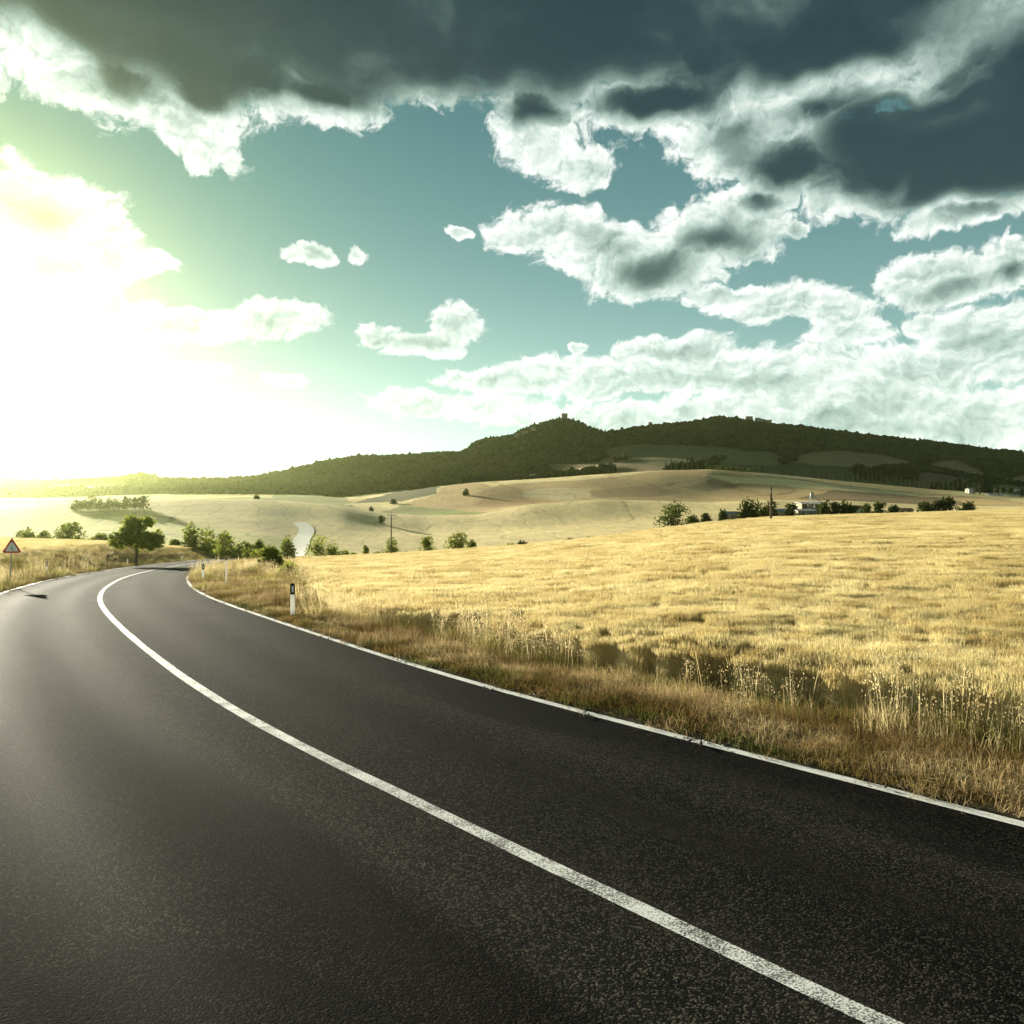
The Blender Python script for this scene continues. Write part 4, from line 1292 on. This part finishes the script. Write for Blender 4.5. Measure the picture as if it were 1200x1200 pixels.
def house(name, px, Y, w, d, h, label, roof='gable', rh=1.5, wall=M_WALL, rm=M_TILE, rz=0, wins=3, door=True, cat='house', open_front=False, lift=0.0, zoff=0.0):
    X, Y, z = at(px, Y)
    root = empty(name, (X, Y, z + zoff), rz, label=label, cat=cat)
    m = MB()
    if open_front:
        m.box(-w / 2, w / 2, d / 2 - .25, d / 2, 0, h); m.box(-w / 2, -w / 2 + .25, -d / 2, d / 2 - .25, 0, h); m.box(w / 2 - .25, w / 2, -d / 2, d / 2 - .25, 0, h)
        m.build('wall', wall, root)
        for k in range(1, 4):
            MB().box(-w / 2 + w * k / 4 - .15, -w / 2 + w * k / 4 + .15, -d / 2, -d / 2 + .3, 0, h).build('post', M_STEEL, root)
    else:
        m.box(-w / 2, w / 2, -d / 2, d / 2, -1.0, h)
        if roof == 'gable':
            for sx in (-1, 1):
                x = sx * (w / 2 - .1)
                m.add([(x, -d / 2, h), (x, d / 2, h), (x, 0, h + rh - .1)], [(0, 1, 2)])
        m.build('wall', wall, root)
        nw = wins
        for k in range(nw):
            wx = -w / 2 + w * (k + .7) / (nw + .4)
            fr = MB().box(wx - .55, wx + .55, -d / 2 - .06, -d / 2 - .002, h * .42, h * .42 + 1.3).build('window', M_WHITE if wall is not M_WHITE else M_STONE, root)
            MB().box(wx - .45, wx + .45, -d / 2 - .075, -d / 2 - .061, h * .42 + .1, h * .42 + 1.2).build('pane', M_GLASS, fr)
        if door:
            MB().box(w * .32, w * .32 + 1.0, -d / 2 - .05, -d / 2 - .002, 0, 2.1).build('door', M_WOODP, root)
    r = MB(); e = .4
    if roof == 'gable':
        t = .15
        r.add([(-w / 2 - e, -d / 2 - e, h - .1), (w / 2 + e, -d / 2 - e, h - .1), (w / 2 + e, 0, h + rh), (-w / 2 - e, 0, h + rh), (-w / 2 - e, d / 2 + e, h - .1), (w / 2 + e, d / 2 + e, h - .1),
               (-w / 2 - e, -d / 2 - e, h - .1 + t), (w / 2 + e, -d / 2 - e, h - .1 + t), (w / 2 + e, 0, h + rh + t), (-w / 2 - e, 0, h + rh + t), (-w / 2 - e, d / 2 + e, h - .1 + t), (w / 2 + e, d / 2 + e, h - .1 + t)],
              [(6, 7, 8, 9), (9, 8, 11, 10), (0, 3, 2, 1), (3, 4, 5, 2), (0, 1, 7, 6), (4, 10, 11, 5), (0, 6, 9, 3), (3, 9, 10, 4), (1, 2, 8, 7), (2, 5, 11, 8)])
    else:
        r.add([(-w / 2 - e, -d / 2 - e, h), (w / 2 + e, -d / 2 - e, h), (w / 2 + e, d / 2 + e, h + rh), (-w / 2 - e, d / 2 + e, h + rh),
               (-w / 2 - e, -d / 2 - e, h + .2), (w / 2 + e, -d / 2 - e, h + .2), (w / 2 + e, d / 2 + e, h + rh + .2), (-w / 2 - e, d / 2 + e, h + rh + .2)],
              [(0, 3, 2, 1), (4, 5, 6, 7), (0, 1, 5, 4), (1, 2, 6, 5), (2, 3, 7, 6), (3, 0, 4, 7)])
    r.build('roof', rm, root)
    return root


house('shed', 856, 352, 5.0, 5, 3.0, 'little shed with a pale roof at the left end of the farm', rh=1.2, rm=M_TIN, wins=1, cat='shed')
house('farm_building', 915, 356, 8.5, 6, 3.1, 'low farm building with a pale roof between the dark trees', rh=1.3, rm=M_TIN, wins=3, cat='farm building')
house('barn', 950, 372, 11.5, 9, 5.6, 'open sided barn with a bright white roof below the feed tower', roof='mono', rh=.8, rm=M_TIN, open_front=True, cat='barn')
house('lean_to', 943, 358, 8.0, 6, 3.0, 'low lean-to with a pale roof in front of the open barn', roof='mono', rh=.9, rm=M_TIN, wins=2, cat='shed')
house('farmhouse', 1007, 356, 3.4, 5, 3.6, 'small white farmhouse half hidden between farm trees', rh=1.0, wall=M_WHITE, wins=1, door=False)
house('shed', 1058, 356, 7.0, 5, 1.8, 'low tiled shed at the right end of the farm hedge', rh=.8, wins=2, door=False, cat='shed')
house('white_house', 1137, 815, 6.5, 7, 4.0, 'bright white house at the right end of the cypress row', rh=1.6, wall=M_WHITE, rm=M_TIN, wins=2)
house('long_barn', 1180, 830, 22, 9, 5.2, 'long tan barn with a flat pale roof behind the stone pines', rh=1.2, rm=M_TIN, wins=6, door=False, cat='barn')
house('cottage', 1162, 795, 8, 5, 1.6, 'low pale cottage left of the stone pines', rh=.6, wall=M_WHITE, rm=M_TIN, wins=2, door=False)
house('cottage', 1173, 793, 4, 5, 2.2, 'small white cottage between the stone pines', rh=.7, wall=M_WHITE, rm=M_TIN, wins=1, door=False)
house('cottage', 1189, 788, 7, 5, 1.8, 'low white cottage right of the stone pines', rh=.6, wall=M_WHITE, rm=M_TIN, wins=2, door=False)
# villages on the ridge
for k, (px, Y, w, lb) in enumerate([(606, 1470, 9, 'left house of the hamlet below the castle'), (615, 1465, 11, 'middle house of the hamlet below the castle'), (625, 1475, 8, 'right house of the hamlet below the castle'),
                                    (878, 1560, 12, 'broad house at the left of the ridge village'), (888, 1555, 9, 'house in the middle of the ridge village'), (893, 1570, 8, 'upper house of the ridge village'), (900, 1560, 12, 'house at the right of the ridge village'),
                                    (762, 1580, 7, 'lone house on the ridge between castle and village')]):
    house('house', px, Y, w, 8, 5, lb, rh=1.6, wall=M_STONE, rm=M_TILE, wins=2, zoff=6.0, door=False)


def castle():
    X, Y, z = at(661.5, 1590)
    root = empty('castle', (X, Y, z), label='ruined stone castle tower on the summit of the wooded hill', cat='castle')
    t = MB().box(-5.8, 5.8, -5, 5, -6, 16).build('tower', M_STONE, root)
    for k in range(5):
        x = -5.2 + k * 2.6
        MB().box(x - .7, x + .7, -5.05, -4.2, 16.002, 17.4).build('battlement', M_STONE, t)
    MB().box(-15, -5.85, -3, 3, -6, 6.5).build('curtain_wall', M_STONE, root)
    MB().box(-19, -15.05, -2.5, 2.5, -6, 3.5).build('curtain_wall', M_STONE, root)
    m = MB().add([(5.85, -3, -6), (12, -3, -6), (5.85, -3, 6), (5.85, 3, -6), (12, 3, -6), (5.85, 3, 6)], [(0, 1, 2), (3, 5, 4), (0, 3, 4, 1), (1, 4, 5, 2), (0, 2, 5, 3)])
    m.build('buttress', M_STONE, root)
    MB().box(-.8, .8, -5.1, -5.002, 9, 12).build('window', M_GLASS, t)


castle()


def feed_tower():
    X, Y, z = at(951.5, 366)
    root = empty('feed_tower', (X, Y, z), label='steel feed tower on legs rising behind the white barn roof', cat='tower')
    for sx in (-1, 1):
        for sy in (-1, 1):
            MB().tube([(sx * 1.6, sy * 1.6, 0), (sx * .7, sy * .7, 9.4)], .14, 6).build('leg', M_STEEL, root)
    MB().tube([(0, 0, 8.2), (0, 0, 9.3), (0, 0, 10.8), (0, 0, 11.4)], [.3, .8, .8, .25], 12).build('hopper', M_TIN, root)
    MB().tube([(1.4, 0, 8.8), (4.4, 0, 6.2)], .16, 6).build('chute', M_STEEL, root)
    MB().tube([(-1.5, -1.5, 4.5), (1.5, 1.5, 4.5)], .08, 5).build('brace', M_STEEL, root)


feed_tower()


# ------------------------------------------------------------------ poles
def wood_pole(px, Y, ztop_py, label, r0=.13, arm=False, mat=M_WOODP, name='utility_pole'):
    X, Y, z = at(px, Y)
    top = H - (ztop_py - 600) / F * Y - z
    root = empty(name, (X, Y, z), label=label, cat='utility pole')
    MB().tube([(0, 0, -.4), (0, 0, top * .5), (0, 0, top)], [r0, r0 * .85, r0 * .65], 10).build('pole', mat, root)
    if arm:
        MB().box(-.55, .55, -.09, -.0, top - .5, top - .38).build('crossarm', M_STEEL, root)
        for s in (-.48, 0, .48):
            MB().tube([(s, -.045, top - .375), (s, -.045, top - .24), (s, -.045, top - .12)], [.05, .08, .03], 8).build('insulator', M_WHITE, root)
    else:
        MB().box(-.16, .16, -r0 - .06, -r0 + .02, top - .75, top - .65).build('bracket', M_STEEL, root)
    return root


wood_pole(903.5, 112, 570.5, 'dark wooden pole standing alone in the golden wheat', .20)
wood_pole(458.5, 125, 601, 'pale utility pole with insulators in front of the round bushy tree', .12, True)
wood_pole(1002, 345, 592, 'thin pole between the farm trees and the white farmhouse', .16)


M_POSTW = leafy('post_plastic', (.78, .78, .74), (.84, .84, .80), .45, 10, rnd=False)
M_POSTB = pbr('post_black', (.02, .022, .018), .5, .4, .1, 10)
M_REFL = pbr('reflector', (.85, .85, .82), .25, .6, .03, 30)


def delineator(x, y, label, h=.86, w=.115, hide=None, both=True):
    """roadside marker post: white, slanted top, black band with a reflector"""
    z = gz(x, y)
    root = empty('delineator_post', (x, y, z), math.atan2(-x, -y) + math.pi, label=label, cat='marker post', group='marker posts along the road')
    root.rotation_euler.z = math.atan2(x, y) * -1
    d = .07
    def prof(z0, z1, s=1.0):
        a, b = w / 2 * s, d / 2 * s
        v = []
        for zz in (z0, z1):
            v += [(-a, -b, zz), (a, -b, zz), (a * .8, b, zz), (-a * .8, b, zz)]
        return v, [(0, 1, 5, 4), (1, 2, 6, 5), (2, 3, 7, 6), (3, 0, 4, 7), (3, 2, 1, 0), (4, 5, 6, 7)]
    m = MB(); m.add(*prof(-.2, h * .70)); m.build('post', M_POSTW, root)
    a, b = w / 2, d / 2
    zt = h * .702
    bm_ = MB().add([(-a * 1.03, -b * 1.06, zt), (a * 1.03, -b * 1.06, zt), (a * .83, b * 1.06, zt), (-a * .83, b * 1.06, zt), (-a * 1.03, -b * 1.06, h - .03), (a * 1.03, -b * 1.06, h - .03), (a * .83, b * 1.06, h + .015), (-a * .83, b * 1.06, h + .015)],
                   [(0, 1, 5, 4), (1, 2, 6, 5), (2, 3, 7, 6), (3, 0, 4, 7), (3, 2, 1, 0), (4, 5, 6, 7)])
    band = bm_.build('black_band', M_POSTB, root)
    MB().box(-w * .19, w * .19, -b * 1.06 - .012, -b * 1.06 - .001, h * .77, h * .95).build('reflector', M_REFL, band)
    return root


for px, py, lb, h in [
    (343, 726, 'largest white marker post with a black top on the inner verge', .86),
    (238, 681, 'white marker post with a black top by the tightest part of the inner edge line', .86)]:
    x, y = back(px, py)
    dd, ii_ = road_dist([x], [y])
    q = CEN[ii_[0]] + NOR[ii_[0]] * max(dd[0], HALF + .5)
    delineator(q[0] if dd[0] < HALF + .5 else x, q[1] if dd[0] < HALF + .5 else y, lb, h)
# outer side posts
for px, Y, lb in [(54, 33.5, 'white marker post nearest to the warning sign on the outer verge'), (149, 52, 'white marker post below the large roadside tree'), (213, 88, 'white marker post past the large tree on the outer verge'), (296, 140, 'farthest white marker post where the road disappears')]:
    X = (px - 600) / F * Y
    dd, ii_ = road_dist([X], [Y])
    i = ii_[0]; q = CEN[i] - NOR[i] * (HALF + .85)
    # slide along the road until the column is right
    best = min(range(max(0, i - 60), min(len(CEN) - 1, i + 60)), key=lambda j: abs((CEN[j] - NOR[j] * (HALF + .85))[0] / max((CEN[j] - NOR[j] * (HALF + .85))[1], 1) * F + 600 - px))
    q = CEN[best] - NOR[best] * (HALF + .85)
    delineator(q[0], q[1], lb, .86)
# slender stake behind the inner edge
x, y = back(265, 684)
z = gz(x, y)
rt_ = empty('marker_stake', (x, y, z), label='slender pale stake in the dry grass right of the second marker post', cat='stake')
MB().tube([(0, 0, -.2), (0, 0, .8), (0, 0, 1.25)], [.05, .035, .03], 8).build('stake', M_POSTW, rt_)
MB().tube([(0, 0, 1.253), (0, 0, 1.33)], [.045, .045], 8).build('cap', M_POSTB, rt_)


# ------------------------------------------------------------------ warning sign
def sign():
    Y = 34.5; X = (14 - 600) / F * Y
    z = gz(X, Y)
    zt = H - (632 - 600) / F * Y
    root = empty('warning_sign', (X, Y, z), math.radians(24), label='triangular red bordered warning sign on a leaning pole at the left roadside', cat='road sign')
    red = pbr('sign_red', (.55, .03, .02), .4, .5, .05); wht = pbr('sign_white', (.8, .8, .76), .4, .5, .04); blk = pbr('sign_black', (.02, .02, .02), .5, .4, .05)
    s = .64; hh = s * .866; zb = zt - z - hh
    def tri(sc, y0_, y1_):
        c = zb + hh / 3; v = []
        for yy in (y0_, y1_):
            for k in range(3):
                # rounded corners: two points per corner
                for da in (-.11, .11):
                    a = math.pi / 2 + k * 2 * math.pi / 3 + da
                    v.append((math.cos(a) * s * .577 * sc, yy, c + math.sin(a) * s * .577 * sc))
        n = 6
        return v, [tuple(range(n)), tuple(range(2 * n - 1, n - 1, -1))] + [(i, i + n, (i + 1) % n + n, (i + 1) % n) for i in range(n)]
    MB().add(*tri(1.0, -.03, -.01)).build('border', red, root)
    face = MB().add(*tri(.68, -.036, -.031)).build('face', wht, root)
    # pictogram: double bend
    pts = [(.03, -.115), (.02, -.06), (-.03, -.02), (.01, .03), (.0, .075)]
    c = zb + hh / 3 - .01
    m = MB()
    for (xa, za), (xb, zb_) in zip(pts[:-1], pts[1:]):
        w_ = .016
        m.add([(xa - w_, -.040, c + za), (xa + w_, -.040, c + za), (xb + w_, -.040, c + zb_), (xb - w_, -.040, c + zb_), (xa - w_, -.037, c + za), (xa + w_, -.037, c + za), (xb + w_, -.037, c + zb_), (xb - w_, -.037, c + zb_)],
              [(0, 1, 2, 3), (7, 6, 5, 4), (0, 4, 5, 1), (3, 2, 6, 7), (0, 3, 7, 4), (1, 5, 6, 2)])
    m.build('pictogram', blk, face)
    MB().tube([(-.10, .03, -.3), (0, .025, zb + hh * .95), (.01, .025, zb + hh + .07)], [.028, .028, .028], 10).build('pole', M_STEEL, root)
    MB().box(-.05, .05, -.009, .055, zb + hh * .3, zb + hh * .36).build('clamp', M_STEEL, root)


sign()

# ------------------------------------------------------------------ haze: even air round everything
HZ = 0.000044
me = MB().box(-2320, 2320, -2300, 2320, -18, 225)
mh = bpy.data.materials.new('haze'); mh.use_nodes = True
T_ = NT(mh.node_tree); T_.n.remove(T_.n['Principled BSDF'])
pv = T_.n.new('ShaderNodeVolumePrincipled')
pv.inputs['Color'].default_value = (.90, 1.0, .45, 1)
pv.inputs['Density'].default_value = HZ
pv.inputs['Anisotropy'].default_value = .88
T_.l.new(pv.outputs[0], T_.n['Material Output'].inputs['Volume'])
o = me.build('haze', mh)
tag(o, 'thin golden haze hanging over the whole valley', 'haze', kind='stuff')
